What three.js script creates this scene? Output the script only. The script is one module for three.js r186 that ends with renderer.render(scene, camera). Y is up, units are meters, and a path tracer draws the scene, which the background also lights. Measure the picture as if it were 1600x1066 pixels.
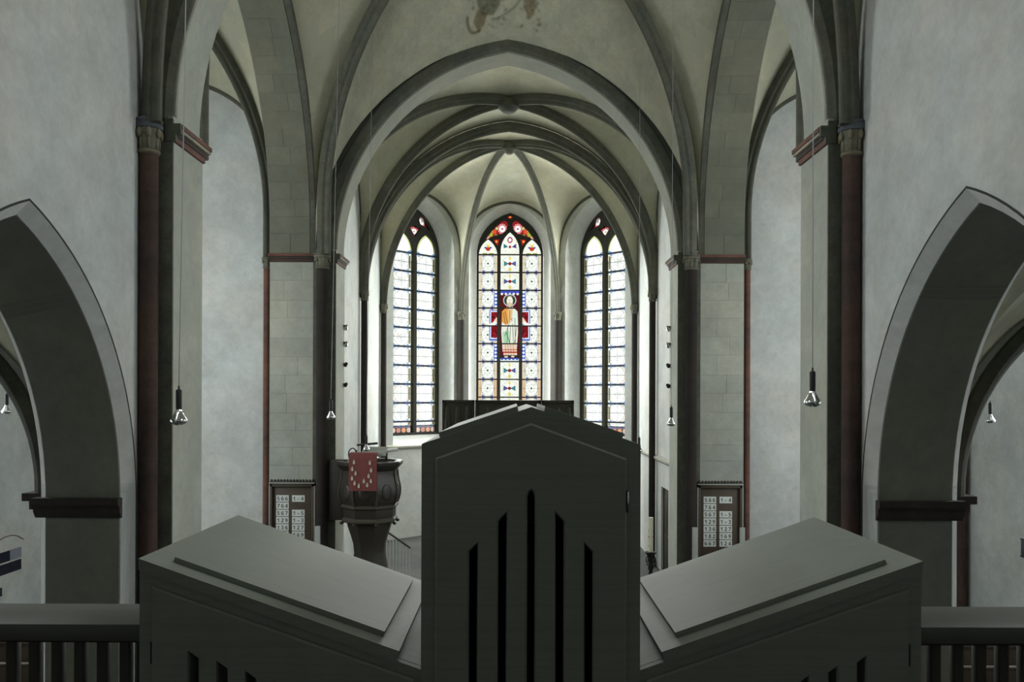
import * as THREE from 'three';
import { RoundedBoxGeometry } from 'three/addons/geometries/RoundedBoxGeometry.js';
import { mergeGeometries, toCreasedNormals } from 'three/addons/utils/BufferGeometryUtils.js';
import { RectAreaLightUniformsLib } from 'three/addons/lights/RectAreaLightUniformsLib.js';

// ------------------------------------------------------------------ camera, sky, light, exposure
// x = 0 is the axis of the church, y = 0 the nave floor, -z the east; EYE is the height of the photographer on the organ loft
const EYE = 5.0;
const scene = new THREE.Scene();
const camera = new THREE.PerspectiveCamera(2 * Math.atan(533 / 1244) * 180 / Math.PI, 1600 / 1066, 0.05, 300);
camera.position.set(0.16, EYE, 0);
camera.rotation.set(0, 0, 0.0035);
camera.setViewOffset(1600, 1066, -3, -85, 1600, 1066);
camera.updateProjectionMatrix();
scene.add(camera);

const renderer = new THREE.WebGLRenderer({ antialias: true });
renderer.toneMapping = THREE.LinearToneMapping;
renderer.toneMappingExposure = 0.96;
renderer.shadowMap.enabled = true;
renderer.shadowMap.type = THREE.PCFSoftShadowMap;
RectAreaLightUniformsLib.init();

scene.background = new THREE.Color().setRGB(3.6, 3.9, 3.95);        // even overcast sky
const DAY = { transept: 3.2, nave: 4.0, apse: 8.5, aisle: 3.0 };                          // radiance of the daylight in the windows

// ------------------------------------------------------------------ helpers
const H = (h) => h + EYE;
const V = (x, h, d) => new THREE.Vector3(x, H(h), -d);             // h above the eye, d metres east of the camera
function rng(seed) { let a = seed >>> 0; return () => { a = (a + 0x6D2B79F5) >>> 0; let t = a; t = Math.imul(t ^ (t >>> 15), t | 1); t ^= t + Math.imul(t ^ (t >>> 7), t | 61); return ((t ^ (t >>> 14)) >>> 0) / 4294967296; }; }
const used = new Map();
function numbered(name) { const n = used.get(name) ?? 0; used.set(name, n + 1); return n ? `${name}_${String(n).padStart(3, '0')}` : name; }
function tag(o, label, category, group, kind) { o.userData.label = label; o.userData.category = category; if (group) o.userData.group = group; if (kind) o.userData.kind = kind; return o; }
function thing(name, label, category, pos = [0, 0, 0], turn = 0, group, kind) {
  const g = new THREE.Group(); g.name = numbered(name); g.position.set(...pos); g.rotation.y = turn; scene.add(g);
  return tag(g, label, category, group, kind);
}
function obj(name, geometry, material, parent = scene) {
  const m = new THREE.Mesh(geometry, material); m.name = parent === scene ? numbered(name) : name; parent.add(m); return m;
}
const struct = (name, geometry, material, label, category) => tag(obj(name, geometry, material), label, category, null, 'structure');

function plainUV(g) {                                               // uv in metres, by the way each face points
  const p = g.attributes.position, n = g.attributes.normal, uv = new Float32Array(p.count * 2);
  for (let i = 0; i < p.count; i++) {
    const ax = Math.abs(n.getX(i)), ay = Math.abs(n.getY(i)), az = Math.abs(n.getZ(i));
    let u, v;
    if (ax >= ay && ax >= az) { u = p.getZ(i); v = p.getY(i); } else if (ay >= az) { u = p.getX(i); v = p.getZ(i); } else { u = p.getX(i); v = p.getY(i); }
    uv[2 * i] = u; uv[2 * i + 1] = v;
  }
  g.setAttribute('uv', new THREE.BufferAttribute(uv, 2));
  return g;
}
function done(g, crease = 0.6) {
  let q = g.index ? g.toNonIndexed() : g;
  for (const k of Object.keys(q.attributes)) if (k !== 'position') q.deleteAttribute(k);
  q.computeVertexNormals();
  q = toCreasedNormals(q, crease);
  return plainUV(q);
}
function merge(list, crease = 0.6) {
  const a = list.map((g) => { const q = g.index ? g.toNonIndexed() : g.clone(); for (const k of Object.keys(q.attributes)) if (k !== 'position') q.deleteAttribute(k); return q; });
  return done(mergeGeometries(a), crease);
}
// rings: arrays of Vector3 of one length, joined in order
function loft(rings, closed = false, caps = false) {
  const pos = [], idx = [], n = rings[0].length;
  for (const r of rings) for (const p of r) pos.push(p.x, p.y, p.z);
  for (let i = 0; i + 1 < rings.length; i++) for (let j = 0; j < (closed ? n : n - 1); j++) {
    const a = i * n + j, b = i * n + (j + 1) % n, c = a + n, d = b + n; idx.push(a, b, d, a, d, c);
  }
  if (caps) for (const base of [0, (rings.length - 1) * n]) for (let j = 1; j + 1 < n; j++) idx.push(base, base + j, base + j + 1);
  const g = new THREE.BufferGeometry(); g.setAttribute('position', new THREE.Float32BufferAttribute(pos, 3)); g.setIndex(idx);
  return g;
}
function box(x0, x1, y0, y1, z0, z1) { const g = new THREE.BoxGeometry(Math.abs(x1 - x0), Math.abs(y1 - y0), Math.abs(z1 - z0)); g.translate((x0 + x1) / 2, (y0 + y1) / 2, (z0 + z1) / 2); return g; }
const boxHD = (x0, x1, h0, h1, d0, d1) => box(x0, x1, H(h0), H(h1), -d0, -d1);
function rbox(x0, x1, y0, y1, z0, z1, r = 0.006) { const g = new RoundedBoxGeometry(Math.abs(x1 - x0), Math.abs(y1 - y0), Math.abs(z1 - z0), 1, r); g.translate((x0 + x1) / 2, (y0 + y1) / 2, (z0 + z1) / 2); return g; }
// pointed arch: centre u, half span, e = how far the two centres lie beyond the middle, springing height, foot height
function archPoly(uc, half, e, ysp, ybot, n = 14) {
  const R = half + e, top = Math.acos(Math.min(1, Math.max(-1, e / R))), a = [];
  if (ybot !== null) a.push([uc - half, ybot]);
  for (let i = 0; i <= n; i++) { const f = top * i / n; a.push([uc - (R * Math.cos(f) - e), ysp + R * Math.sin(f)]); }
  for (let i = n - 1; i >= 0; i--) { const f = top * i / n; a.push([uc + (R * Math.cos(f) - e), ysp + R * Math.sin(f)]); }
  if (ybot !== null) a.push([uc + half, ybot]);
  return a;
}
const apexOf = (half, e, ysp) => ysp + Math.sqrt((half + e) ** 2 - e * e);
const eFor = (half, rise) => (rise * rise - half * half) / (2 * half);
const shapeOf = (pts, holes = []) => { const s = new THREE.Shape(pts.map((p) => new THREE.Vector2(p[0], p[1]))); for (const h of holes) s.holes.push(new THREE.Path(h.map((p) => new THREE.Vector2(p[0], p[1])))); return s; };
// a frame of a wall: u runs along it, v is h above the eye, w goes into the wall
class Frame {
  constructor(x0, d0, x1, d1, out) {                                // from (x0, d0) to (x1, d1); out = [x, d] into the wall
    const L = Math.hypot(x1 - x0, d1 - d0); this.L = L;
    this.o = [x0, d0]; this.u = [(x1 - x0) / L, (d1 - d0) / L]; this.w = out;
  }
  at(u, v, w = 0) { return V(this.o[0] + this.u[0] * u + this.w[0] * w, v, this.o[1] + this.u[1] * u + this.w[1] * w); }
  put(g, w0 = 0) { const p = g.attributes.position; for (let i = 0; i < p.count; i++) { const q = this.at(p.getX(i), p.getY(i), p.getZ(i) + w0); p.setXYZ(i, q.x, q.y, q.z); } return g; }
}
// wall of some thickness with openings; an opening is a list of [outline, w]
function wallGeo(f, u0, u1, v0, v1, thick, openings = []) {
  const rect = [[u0, v0], [u1, v0], [u1, v1], [u0, v1]], parts = [];
  parts.push(f.put(new THREE.ShapeGeometry(shapeOf(rect, openings.map((o) => o[0][0])))));
  parts.push(f.put(new THREE.ShapeGeometry(shapeOf(rect, openings.map((o) => o[o.length - 1][0]))), thick));
  const ring = (w) => rect.map((p) => f.at(p[0], p[1], w));
  parts.push(loft([ring(0), ring(thick)], true));
  for (const o of openings) parts.push(loft(o.map(([pts, w]) => pts.map((p) => f.at(p[0], p[1], w))), true));
  return merge(parts, 0.5);
}
// sweep a profile [[b, n], ...] along points; b goes along `across`, n to the inside of the curve (down)
function sweep(points, across, profile, cap = true) {
  const rings = points.map((p, i) => {
    const t = points[Math.min(i + 1, points.length - 1)].clone().sub(points[Math.max(i - 1, 0)]).normalize();
    let n = new THREE.Vector3().crossVectors(t, across).normalize();
    return profile.map(([b, k]) => p.clone().addScaledVector(across, b).addScaledVector(n, k));
  });
  return loft(rings, true, cap);
}
function tube(points, r, sides = 8, segs = 24) { return new THREE.TubeGeometry(new THREE.CatmullRomCurve3(points), segs, r, sides, false); }
const lathe = (pts, seg = 20) => new THREE.LatheGeometry(pts.map((p) => new THREE.Vector2(Math.max(p[0], 1e-4), p[1])), seg);

// ------------------------------------------------------------------ textures and materials
function noiseTile(size, seed, octaves) {                           // tileable value noise, 0..1
  const R = rng(seed), out = new Float32Array(size * size); let total = 0;
  for (const [cells, amp] of octaves) {
    const lat = Float32Array.from({ length: cells * cells }, () => R()); total += amp;
    for (let y = 0; y < size; y++) for (let x = 0; x < size; x++) {
      const fx = x / size * cells, fy = y / size * cells, x0 = Math.floor(fx), y0 = Math.floor(fy);
      let tx = fx - x0, ty = fy - y0; tx = tx * tx * (3 - 2 * tx); ty = ty * ty * (3 - 2 * ty);
      const g = (i, j) => lat[((y0 + j) % cells) * cells + (x0 + i) % cells];
      out[y * size + x] += amp * ((g(0, 0) * (1 - tx) + g(1, 0) * tx) * (1 - ty) + (g(0, 1) * (1 - tx) + g(1, 1) * tx) * ty);
    }
  }
  return out.map((v) => v / total);
}
function dataTex(size, fill, repeat, srgb) {
  const d = new Uint8Array(size * size * 4);
  for (let i = 0; i < size * size; i++) { const c = fill(i); d[4 * i] = c[0]; d[4 * i + 1] = c[1]; d[4 * i + 2] = c[2]; d[4 * i + 3] = 255; }
  const t = new THREE.DataTexture(d, size, size); t.wrapS = t.wrapT = THREE.RepeatWrapping; t.magFilter = THREE.LinearFilter; t.minFilter = THREE.LinearMipmapLinearFilter; t.generateMipmaps = true;
  t.repeat.set(repeat, repeat); if (srgb) t.colorSpace = THREE.SRGBColorSpace; t.needsUpdate = true; return t;
}
const nA = noiseTile(512, 11, [[4, 1], [9, 0.8], [23, 0.55], [61, 0.4], [170, 0.3]]);
const nB = noiseTile(512, 23, [[40, 1], [110, 1], [250, 0.7]]);
const nC = noiseTile(512, 37, [[3, 1], [7, 1], [16, 0.7], [40, 0.35]]);
const clamp8 = (v) => Math.max(0, Math.min(255, Math.round(v)));
const plasterMap = dataTex(512, (i) => { const k = 226 + (nA[i] - 0.5) * 62 + (nB[i] - 0.5) * 16, t = (nC[i] - 0.5) * 12; return [clamp8(k + t), clamp8(k + 1), clamp8(k - t)]; }, 1 / 5, true);
const plasterBump = dataTex(512, (i) => { const k = clamp8(nB[i] * 150 + nA[i] * 105); return [k, k, k]; }, 1 / 2.2);
const stoneMap = dataTex(512, (i) => { const k = 205 + (nA[i] - 0.5) * 110 + (nB[i] - 0.5) * 40, t = (nC[i] - 0.5) * 22; return [clamp8(k + t), clamp8(k), clamp8(k - t)]; }, 1 / 2.4, true);
const R9 = rng(99);
const woodGrain = (() => { const d = new Float32Array(512 * 512), lines = Array.from({ length: 512 }, () => R9()); for (let y = 0; y < 512; y++) for (let x = 0; x < 512; x++) { const w = y + (nC[y * 512 + x] - 0.5) * 14; const a = lines[((Math.floor(w) % 512) + 512) % 512], b = lines[((Math.floor(w / 5) % 512) + 512) % 512]; d[y * 512 + x] = 0.35 * a + 0.65 * b; } return d; })();
const grainMap = dataTex(512, (i) => { const k = 222 + (woodGrain[i] - 0.5) * 16 + (nA[i] - 0.5) * 22; return [clamp8(k), clamp8(k), clamp8(k)]; }, 1 / 0.9, true);
const lin = (r, g, b) => new THREE.Color().setRGB(r, g, b);
function std(color, opt = {}) { return new THREE.MeshStandardMaterial({ color, roughness: 0.9, metalness: 0, side: THREE.DoubleSide, ...opt }); }
const plaster = (c) => std(c, { map: plasterMap, bumpMap: plasterBump, bumpScale: 0.003, roughness: 0.95 });
const M = {
  wall: plaster(lin(0.775, 0.79, 0.77)),
  vault: plaster(lin(0.63, 0.61, 0.465)),
  pier: plaster(lin(0.54, 0.55, 0.48)),
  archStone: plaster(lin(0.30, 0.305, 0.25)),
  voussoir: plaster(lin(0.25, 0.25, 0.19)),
  rib: std(lin(0.165, 0.168, 0.13), { map: stoneMap }),
  line: std(lin(0.035, 0.04, 0.035)),
  red: std(lin(0.23, 0.11, 0.085), { map: stoneMap }),
  redDark: std(lin(0.10, 0.06, 0.047), { map: stoneMap }),
  shaft: std(lin(0.038, 0.029, 0.023), { map: stoneMap }),
  brown: std(lin(0.075, 0.06, 0.05), { map: stoneMap }),
  cream: std(lin(0.50, 0.47, 0.36), { map: stoneMap }),
  cap: std(lin(0.20, 0.20, 0.15), { map: stoneMap }),
  blue: std(lin(0.12, 0.145, 0.175), { map: stoneMap }),
  gold: std(lin(0.27, 0.25, 0.17), { map: stoneMap }),
  tracery: std(lin(0.03, 0.03, 0.027)),
  floor: std(lin(0.11, 0.12, 0.11), { map: stoneMap, roughness: 0.7 }),
  organ: std(lin(0.27, 0.295, 0.252), { map: grainMap, roughness: 0.5 }),
  black: std(lin(0.01, 0.01, 0.01), { roughness: 0.6 }),
  darkWood: std(lin(0.045, 0.038, 0.028), { map: grainMap, roughness: 0.5 }),
  railTop: std(lin(0.12, 0.125, 0.105), { map: grainMap, roughness: 0.5 }),
  pulpit: std(lin(0.045, 0.038, 0.028), { map: grainMap, roughness: 0.42 }),
  pulpitLight: std(lin(0.085, 0.075, 0.055), { map: grainMap, roughness: 0.42 }),
  cloth: std(lin(0.2, 0.06, 0.055), { roughness: 1 }),
  drop: std(lin(0.55, 0.50, 0.42), { roughness: 1 }),
  chrome: std(lin(0.75, 0.76, 0.78), { metalness: 1, roughness: 0.18 }),
  white: std(lin(0.72, 0.74, 0.72)),
  wax: std(lin(0.80, 0.78, 0.68), { roughness: 0.5 }),
  bulbGlass: new THREE.MeshPhysicalMaterial({ color: lin(0.78, 0.8, 0.82), roughness: 0.06, metalness: 0.95, side: THREE.DoubleSide }),
  boardWood: std(lin(0.10, 0.075, 0.05), { map: grainMap, roughness: 0.6 }),
  postWood: std(lin(0.48, 0.50, 0.46), { map: grainMap }),
  paper: std(lin(0.66, 0.67, 0.66)),
};

// ------------------------------------------------------------------ main measures (metres; h from the eye, d from the camera)
const FLOOR = -5.0, CHFLOOR = -4.7, TOP = 10.2;
const W1 = 4.02, W1o = 5.06;            // nave wall, inner and outer face
const W2 = 4.15, W2o = 5.15;            // wall of the crossing bay
const PI_ = 3.71;                       // inner face of the pilasters
const D1 = 9.0, D1b = 9.87, D2 = 17.3, D2b = 18.16;
const OUTS = { '-1': 9.6, '1': 10.1 };   // inner face of the outer walls, left and right
const OUT = 10.1;
const TE = 17.5;                        // east wall of the transept
const CW = 4.12;                        // chancel wall
const APSE = [[-CW, 22.03], [-CW, 25.47], [-1.71, 27.87], [1.71, 27.87], [CW, 25.47], [CW, 22.03]];
const IMP = 3.06;                       // top of the impost
const ARC = { half: 3.95, e: 0.73, y0: 3.1 };                       // transverse arches across the nave
const ARCT = { half: (D2 - D1b) / 2, e: 1.3, y0: 3.5, mid: (D2 + D1b) / 2 };   // arches to the transept arms
const sideName = (s) => (s < 0 ? 'left' : 'right');

// ------------------------------------------------------------------ floors and roof
struct('floor', merge([boxHD(-OUT - 0.6, OUT + 0.6, FLOOR - 0.3, FLOOR, -4, 17.7)]), M.floor, 'dark stone floor of the nave and side arms below the gallery', 'floor');
struct('floor_chancel', merge([boxHD(-CW - 0.7, CW + 0.7, FLOOR - 0.3, CHFLOOR, 17.7, 29)]), M.floor, 'dark raised stone floor of the chancel behind the pulpit', 'floor');
struct('floor_gallery', merge([boxHD(-W1, W1, -1.9, -1.6, -3.5, 3.12)]), M.darkWood, 'dark wooden gallery floor the organ case hangs from', 'floor');
struct('ceiling_roof', merge([boxHD(-OUT - 0.8, OUT + 0.8, TOP, TOP + 0.2, 9.15, 29.2), boxHD(-W1o, W1o, TOP, TOP + 0.2, -4.2, 9.15)]), M.wall, 'closed roof above the stone vaults', 'roof');
struct('wall_back', merge([boxHD(-OUT - 0.6, OUT + 0.6, FLOOR, TOP, -3.9, -3.5)]), M.wall, 'plain white west wall behind the organ gallery', 'wall');

// ------------------------------------------------------------------ nave walls with the arcade arches
const WINN = { mid: 4.55, half: 1.3, ysp: 5.0, e: 0.6, bot: 2.95 };     // window high in each nave wall, outside the picture
const NAVE = { '-1': { mid: 6.86, apex: 1.66 }, '1': { mid: 6.80, apex: 1.78 } };
for (const s of [-1, 1]) {
  const a = NAVE[s], half = 8.8 - a.mid, ysp = -1.15, e = eFor(half, a.apex - ysp);
  const f = new Frame(s * W1, 0, s * W1, 1, [s, 0]), t = W1o - W1, c = 0.11;
  const big = archPoly(a.mid, half, e, ysp, FLOOR, 20), small = archPoly(a.mid, half - c, e, ysp, FLOOR, 20);
  struct(`wall_${sideName(s)}_nave`, wallGeo(f, -3.5, D1b, FLOOR, TOP, t, [[[big, 0], [small, c], [small, t - c], [big, t]], [[archPoly(WINN.mid, WINN.half + 0.15, WINN.e, WINN.ysp, WINN.bot - 0.3, 12), 0], [archPoly(WINN.mid, WINN.half, WINN.e, WINN.ysp, WINN.bot, 12), 0.45], [archPoly(WINN.mid, WINN.half, WINN.e, WINN.ysp, WINN.bot, 12), t]]]), M.wall, `white plastered nave wall on the ${sideName(s)} with a low pointed arch`, 'wall');
  // dark painted line round the arch
  const edge = (k) => archPoly(a.mid, half + k, e, ysp, FLOOR + 0.01, 24);
  const A = edge(0.002), B = edge(0.022);
  struct('trim_line', done(loft([A.map((p) => f.at(p[0], p[1], -0.003)), B.map((p) => f.at(p[0], p[1], -0.003)), B.map((p) => f.at(p[0], p[1], 0.001))])), M.line, `thin dark painted line round the low arch on the ${sideName(s)}`, 'trim');
  // soffit and jamb lining in darker stone, with its impost
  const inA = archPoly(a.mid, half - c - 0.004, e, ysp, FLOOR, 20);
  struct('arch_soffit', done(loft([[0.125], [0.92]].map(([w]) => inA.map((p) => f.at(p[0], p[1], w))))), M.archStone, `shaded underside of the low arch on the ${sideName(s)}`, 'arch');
  const prof = [[0, 0], [0.10, 0], [0.10, -0.07], [0.06, -0.10], [0.06, -0.15], [0.02, -0.22], [0, -0.22]];
  const impo = (d, dir) => { const sh = shapeOf(prof.map(([q, y]) => [q * dir, y])); const g = new THREE.ExtrudeGeometry(sh, { depth: t - 0.1, bevelEnabled: false }); const p = g.attributes.position; for (let i = 0; i < p.count; i++) { const q = V(s * (W1 + 0.09 + p.getZ(i)), ysp + 0.02 + p.getY(i), d + p.getX(i)); p.setXYZ(i, q.x, q.y, q.z); } return g; };
  struct('trim_impost', merge([impo(a.mid + half - c, -1), impo(a.mid - half + c, 1)]), M.brown, `dark moulded impost under the low arch on the ${sideName(s)}`, 'trim');
}

// ------------------------------------------------------------------ crossing walls with the tall arches, piers of the crossing
for (const s of [-1, 1]) {
  const f = new Frame(s * W2, 0, s * W2, 1, [s, 0]), t = W2o - W2, c = 0.1;
  const big = archPoly(ARCT.mid, ARCT.half, ARCT.e, ARCT.y0, FLOOR, 22), small = archPoly(ARCT.mid, ARCT.half - c, ARCT.e, ARCT.y0, FLOOR, 22);
  const w = thing(`wall_${sideName(s)}_crossing`, `pale stone pier and tall pointed arch opening to the ${sideName(s)} transept`, 'wall', [0, 0, 0], 0, null, 'structure');
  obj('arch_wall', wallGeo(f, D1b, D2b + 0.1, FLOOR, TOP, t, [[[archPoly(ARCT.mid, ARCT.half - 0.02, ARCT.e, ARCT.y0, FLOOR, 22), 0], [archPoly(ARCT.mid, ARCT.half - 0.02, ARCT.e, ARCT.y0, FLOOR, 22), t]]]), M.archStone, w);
  // dark edge stones along the arch, nave side and transept side
  const bandPts = archPoly(ARCT.mid, ARCT.half - 0.02, ARCT.e, ARCT.y0, IMP, 26).map((p) => p);
  for (const [w0, w1] of [[-0.02, 0.11]]) {
    const inn = archPoly(ARCT.mid, ARCT.half - 0.035, ARCT.e, ARCT.y0, IMP, 26), ou = archPoly(ARCT.mid, ARCT.half + 0.05, ARCT.e, ARCT.y0, IMP, 26);
    const R = (P, ww) => P.map((p) => f.at(p[0], p[1], ww));
    obj('edge_moulding', done(loft([R(ou, 0.02), R(ou, w0), R(inn, w0 + 0.03), R(inn, w1), R(ou, w1 + 0.03)], false)), M.rib, w);
  }
  // coursed blocks of the pier face that looks west
  const mats = [0.96, 1.0, 1.04].map((k) => { const m = M.pier.clone(); m.color.multiplyScalar(k); return m; });
  const R = rng(s > 0 ? 5 : 6);
  for (let k = 0, y = IMP - 0.19; y > -4.6; k++) {
    const hgt = 0.34 + R() * 0.1, cut = 0.3 + R() * 0.4, x0 = W2 + 0.012, x1 = W2o - 0.012, xm = x0 + (x1 - x0) * cut;
    for (const [a, b] of R() < 0.7 ? [[x0, xm - 0.0025], [xm + 0.0025, x1]] : [[x0, x1]])
      obj('stone_block', plainUV(boxHD(s * a, s * b, y - hgt + 0.005, y, D2 - 0.03 - R() * 0.004, D2 + 0.03).toNonIndexed()), mats[Math.floor(R() * 3)], w);
    y -= hgt;
  }
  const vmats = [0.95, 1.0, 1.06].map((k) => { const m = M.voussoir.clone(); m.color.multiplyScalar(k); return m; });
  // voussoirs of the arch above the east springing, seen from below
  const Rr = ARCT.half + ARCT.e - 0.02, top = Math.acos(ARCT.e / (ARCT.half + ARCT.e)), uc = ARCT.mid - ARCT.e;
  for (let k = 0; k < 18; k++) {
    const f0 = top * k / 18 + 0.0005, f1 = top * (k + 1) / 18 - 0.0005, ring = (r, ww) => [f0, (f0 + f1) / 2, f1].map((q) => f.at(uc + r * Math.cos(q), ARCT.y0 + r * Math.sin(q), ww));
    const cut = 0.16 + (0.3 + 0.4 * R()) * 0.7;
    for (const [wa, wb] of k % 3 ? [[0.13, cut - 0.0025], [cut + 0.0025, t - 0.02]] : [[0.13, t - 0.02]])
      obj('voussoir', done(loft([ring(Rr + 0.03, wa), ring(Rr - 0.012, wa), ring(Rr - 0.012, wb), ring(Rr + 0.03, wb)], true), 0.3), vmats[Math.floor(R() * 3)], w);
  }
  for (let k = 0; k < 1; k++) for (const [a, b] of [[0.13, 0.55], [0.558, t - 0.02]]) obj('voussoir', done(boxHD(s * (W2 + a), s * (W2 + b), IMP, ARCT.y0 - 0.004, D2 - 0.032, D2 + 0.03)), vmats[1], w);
  // impost moulding on the west face of the far pier
  const imp = thing('trim_impost', `red and cream moulded band on the pale pier face, ${sideName(s)} of the chancel arch`, 'trim', [0, 0, 0], 0, null, 'structure');
  obj('upper_band', merge([boxHD(s * (W2 - 0.0), s * (W2o + 0.02), IMP - 0.06, IMP, D2 - 0.085, D2 + 0.02)]), M.red, imp);
  obj('middle_band', merge([boxHD(s * (W2 - 0.0), s * (W2o + 0.01), IMP - 0.11, IMP - 0.06, D2 - 0.06, D2 + 0.02)]), M.brown, imp);
  obj('lower_band', merge([boxHD(s * (W2 - 0.0), s * W2o, IMP - 0.18, IMP - 0.11, D2 - 0.04, D2 + 0.02)]), M.redDark, imp);
}

// pilasters that carry the transverse arches, with their imposts
for (const [k, d0, d1, wall] of [[0, D1, D1b, W1], [1, D2 - 0.04, D2b, W2]]) for (const s of [-1, 1]) {
  const where = k ? `${sideName(s)} of the chancel arch` : `${sideName(s)} of the near arch`;
  const p = thing('pilaster', `pale pilaster with dark west edge, ${where}`, 'pilaster', [0, 0, 0], 0, null, 'structure');
  obj('shaft', merge([boxHD(s * PI_, s * (wall + 0.1), FLOOR, IMP - 0.2, d0 + 0.02, d1)]), M.pier, p);
  obj('stilt', merge([boxHD(s * PI_, s * (wall + 0.1), IMP - 0.01, ARC.y0 + 0.05, d0 + 0.02, d1)]), M.pier, p);
  obj('edge_strip', merge([boxHD(s * (PI_ - 0.003), s * (wall + 0.05), FLOOR, ARC.y0 + 0.02, d0, d0 + 0.03)]), M.rib, p);
  const i = thing('trim_impost', `red and cream moulded impost on the pilaster, ${where}`, 'trim', [0, 0, 0], 0, null, 'structure');
  const a = d0 + 0.04, b = d1 + 0.05;
  obj('top_band', merge([boxHD(s * (PI_ - 0.10), s * (PI_ + 0.05), IMP - 0.05, IMP, a, b)]), M.red, i);
  obj('cream_band', merge([boxHD(s * (PI_ - 0.085), s * (PI_ + 0.05), IMP - 0.085, IMP - 0.05, a, b - 0.01)]), M.cream, i);
  obj('hollow', merge([boxHD(s * (PI_ - 0.045), s * (PI_ + 0.05), IMP - 0.135, IMP - 0.085, a, b - 0.03)]), M.brown, i);
  obj('foot_band', merge([boxHD(s * (PI_ - 0.03), s * (PI_ + 0.05), IMP - 0.20, IMP - 0.135, a, b - 0.04)]), M.red, i);
  obj('end_face', merge([boxHD(s * (PI_ - 0.095), s * (PI_ + 0.08), IMP - 0.12, IMP, d0 - 0.012, a), boxHD(s * (PI_ - 0.04), s * (PI_ + 0.08), IMP - 0.2, IMP - 0.12, d0 - 0.012, a)]), M.rib, i);
}

// transverse arches across the nave (near arch and chancel arch)
for (const [k, d0, d1] of [[0, D1, D1b], [1, D2 - 0.04, D2b]]) {
  const a = thing('transverse_arch', k ? 'grey pointed chancel arch spanning the far end of the crossing' : 'grey pointed arch overhead, springing from the near pilasters', 'arch', [0, 0, 0], 0, null, 'structure');
  const mid = ARC.half - 0.24, wallTop = ARC.half + 0.35;
  const P = (half) => archPoly(0, half, ARC.e, ARC.y0, null, 28);
  const ring = (half, d) => P(half).map((p) => V(p[0], p[1], d));
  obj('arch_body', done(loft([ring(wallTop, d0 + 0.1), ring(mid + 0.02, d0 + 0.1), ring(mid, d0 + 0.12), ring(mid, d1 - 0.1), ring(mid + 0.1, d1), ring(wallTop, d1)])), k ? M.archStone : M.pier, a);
  obj('edge_moulding', done(loft([ring(ARC.half + 0.02, d0 + 0.12), ring(ARC.half + 0.02, d0), ring(mid + 0.09, d0), ring(mid + 0.015, d0 + 0.06), ring(mid + 0.015, d0 + 0.13)])), M.rib, a);
  obj('line', done(loft([ring(ARC.half + 0.025, d0 - 0.012), ring(ARC.half + 0.055, d0 - 0.012), ring(ARC.half + 0.055, d0 + 0.05)])), M.line, a);
  // wall above the arch, up to the roof
  const face = (d) => { const pts = P(ARC.half + 0.3); const g = new THREE.ShapeGeometry(shapeOf([[-W2 - 0.1, ARC.y0], [-W2 - 0.1, TOP], [W2 + 0.1, TOP], [W2 + 0.1, ARC.y0], ...pts.slice().reverse()])); const p = g.attributes.position; for (let i = 0; i < p.count; i++) { const q = V(p.getX(i), p.getY(i), d); p.setXYZ(i, q.x, q.y, q.z); } return g; };
  obj('wall_above', merge([face((d0 + d1) / 2)]), M.pier, a);
}

// ------------------------------------------------------------------ vaults
const RIB = (w, dp) => [[-w / 2, -0.03], [-w / 2, dp * 0.35], [-w * 0.44, dp * 0.48], [-w * 0.26, dp * 0.6], [-w * 0.24, dp * 0.78], [-w * 0.17, dp * 0.92], [-w * 0.06, dp], [w * 0.06, dp], [w * 0.17, dp * 0.92], [w * 0.24, dp * 0.78], [w * 0.26, dp * 0.6], [w * 0.44, dp * 0.48], [w / 2, dp * 0.35], [w / 2, -0.03]];
// half arch from corner to crown; returns t -> [share of the way, h]
const circ = (half, e, y0) => { const R = half + e, top = Math.acos(e / R); return (t) => { const q = top * t; return [1 - (R * Math.cos(q) - e) / half, y0 + R * Math.sin(q)]; }; };
const ell = (y0, b) => (t) => [1 - Math.cos(t * Math.PI / 2), y0 + b * Math.sin(t * Math.PI / 2)];
const along = (A, B, fn) => (t) => { const [s, h] = fn(t); return V(A[0] + (B[0] - A[0]) * s, h, A[1] + (B[1] - A[1]) * s); };
function cellGeo(c0, c1, wallFn, boss, ribFn0, ribFn1, n = 18, m = 8, lift = 0.0) {
  const mid = [(c0[0] + c1[0]) / 2, (c0[1] + c1[1]) / 2], halves = [];
  for (const [c, rf] of [[c0, ribFn0], [c1, ribFn1]]) {
    const wa = along(c, mid, wallFn), rb = along(c, boss, rf), rings = [];
    for (let i = 0; i <= n; i++) { const a = wa(i / n), b = rb(i / n), r = []; for (let j = 0; j <= m; j++) { const v = j / m, p = a.clone().lerp(b, v); p.y += lift + 0.10 * Math.sin(Math.PI * v) * Math.sin(Math.PI * 0.5 * i / n); r.push(p); } rings.push(r); }
    halves.push(loft(rings));
  }
  return merge(halves, 0.9);
}
function ribGeo(c, boss, fn, hBot, w = 0.2, dp = 0.2, lift = 0.0, t0 = 0, t1 = 1, n = 26) {
  const f = along(c, boss, fn), pts = [];
  if (hBot !== null && hBot < f(0).y - EYE - 0.02) pts.push(V(c[0], hBot, c[1]));
  for (let i = 0; i <= n; i++) { const p = f(t0 + (t1 - t0) * i / n); p.y += lift; pts.push(p); }
  const across = new THREE.Vector3(-(boss[1] - c[1]), 0, -(boss[0] - c[0])).normalize();        // horizontal, square to the plane of the rib
  return done(sweep(pts, new THREE.Vector3(-across.x, 0, -across.z).multiplyScalar(1), RIB(w, dp)), 0.5);
}
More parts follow.
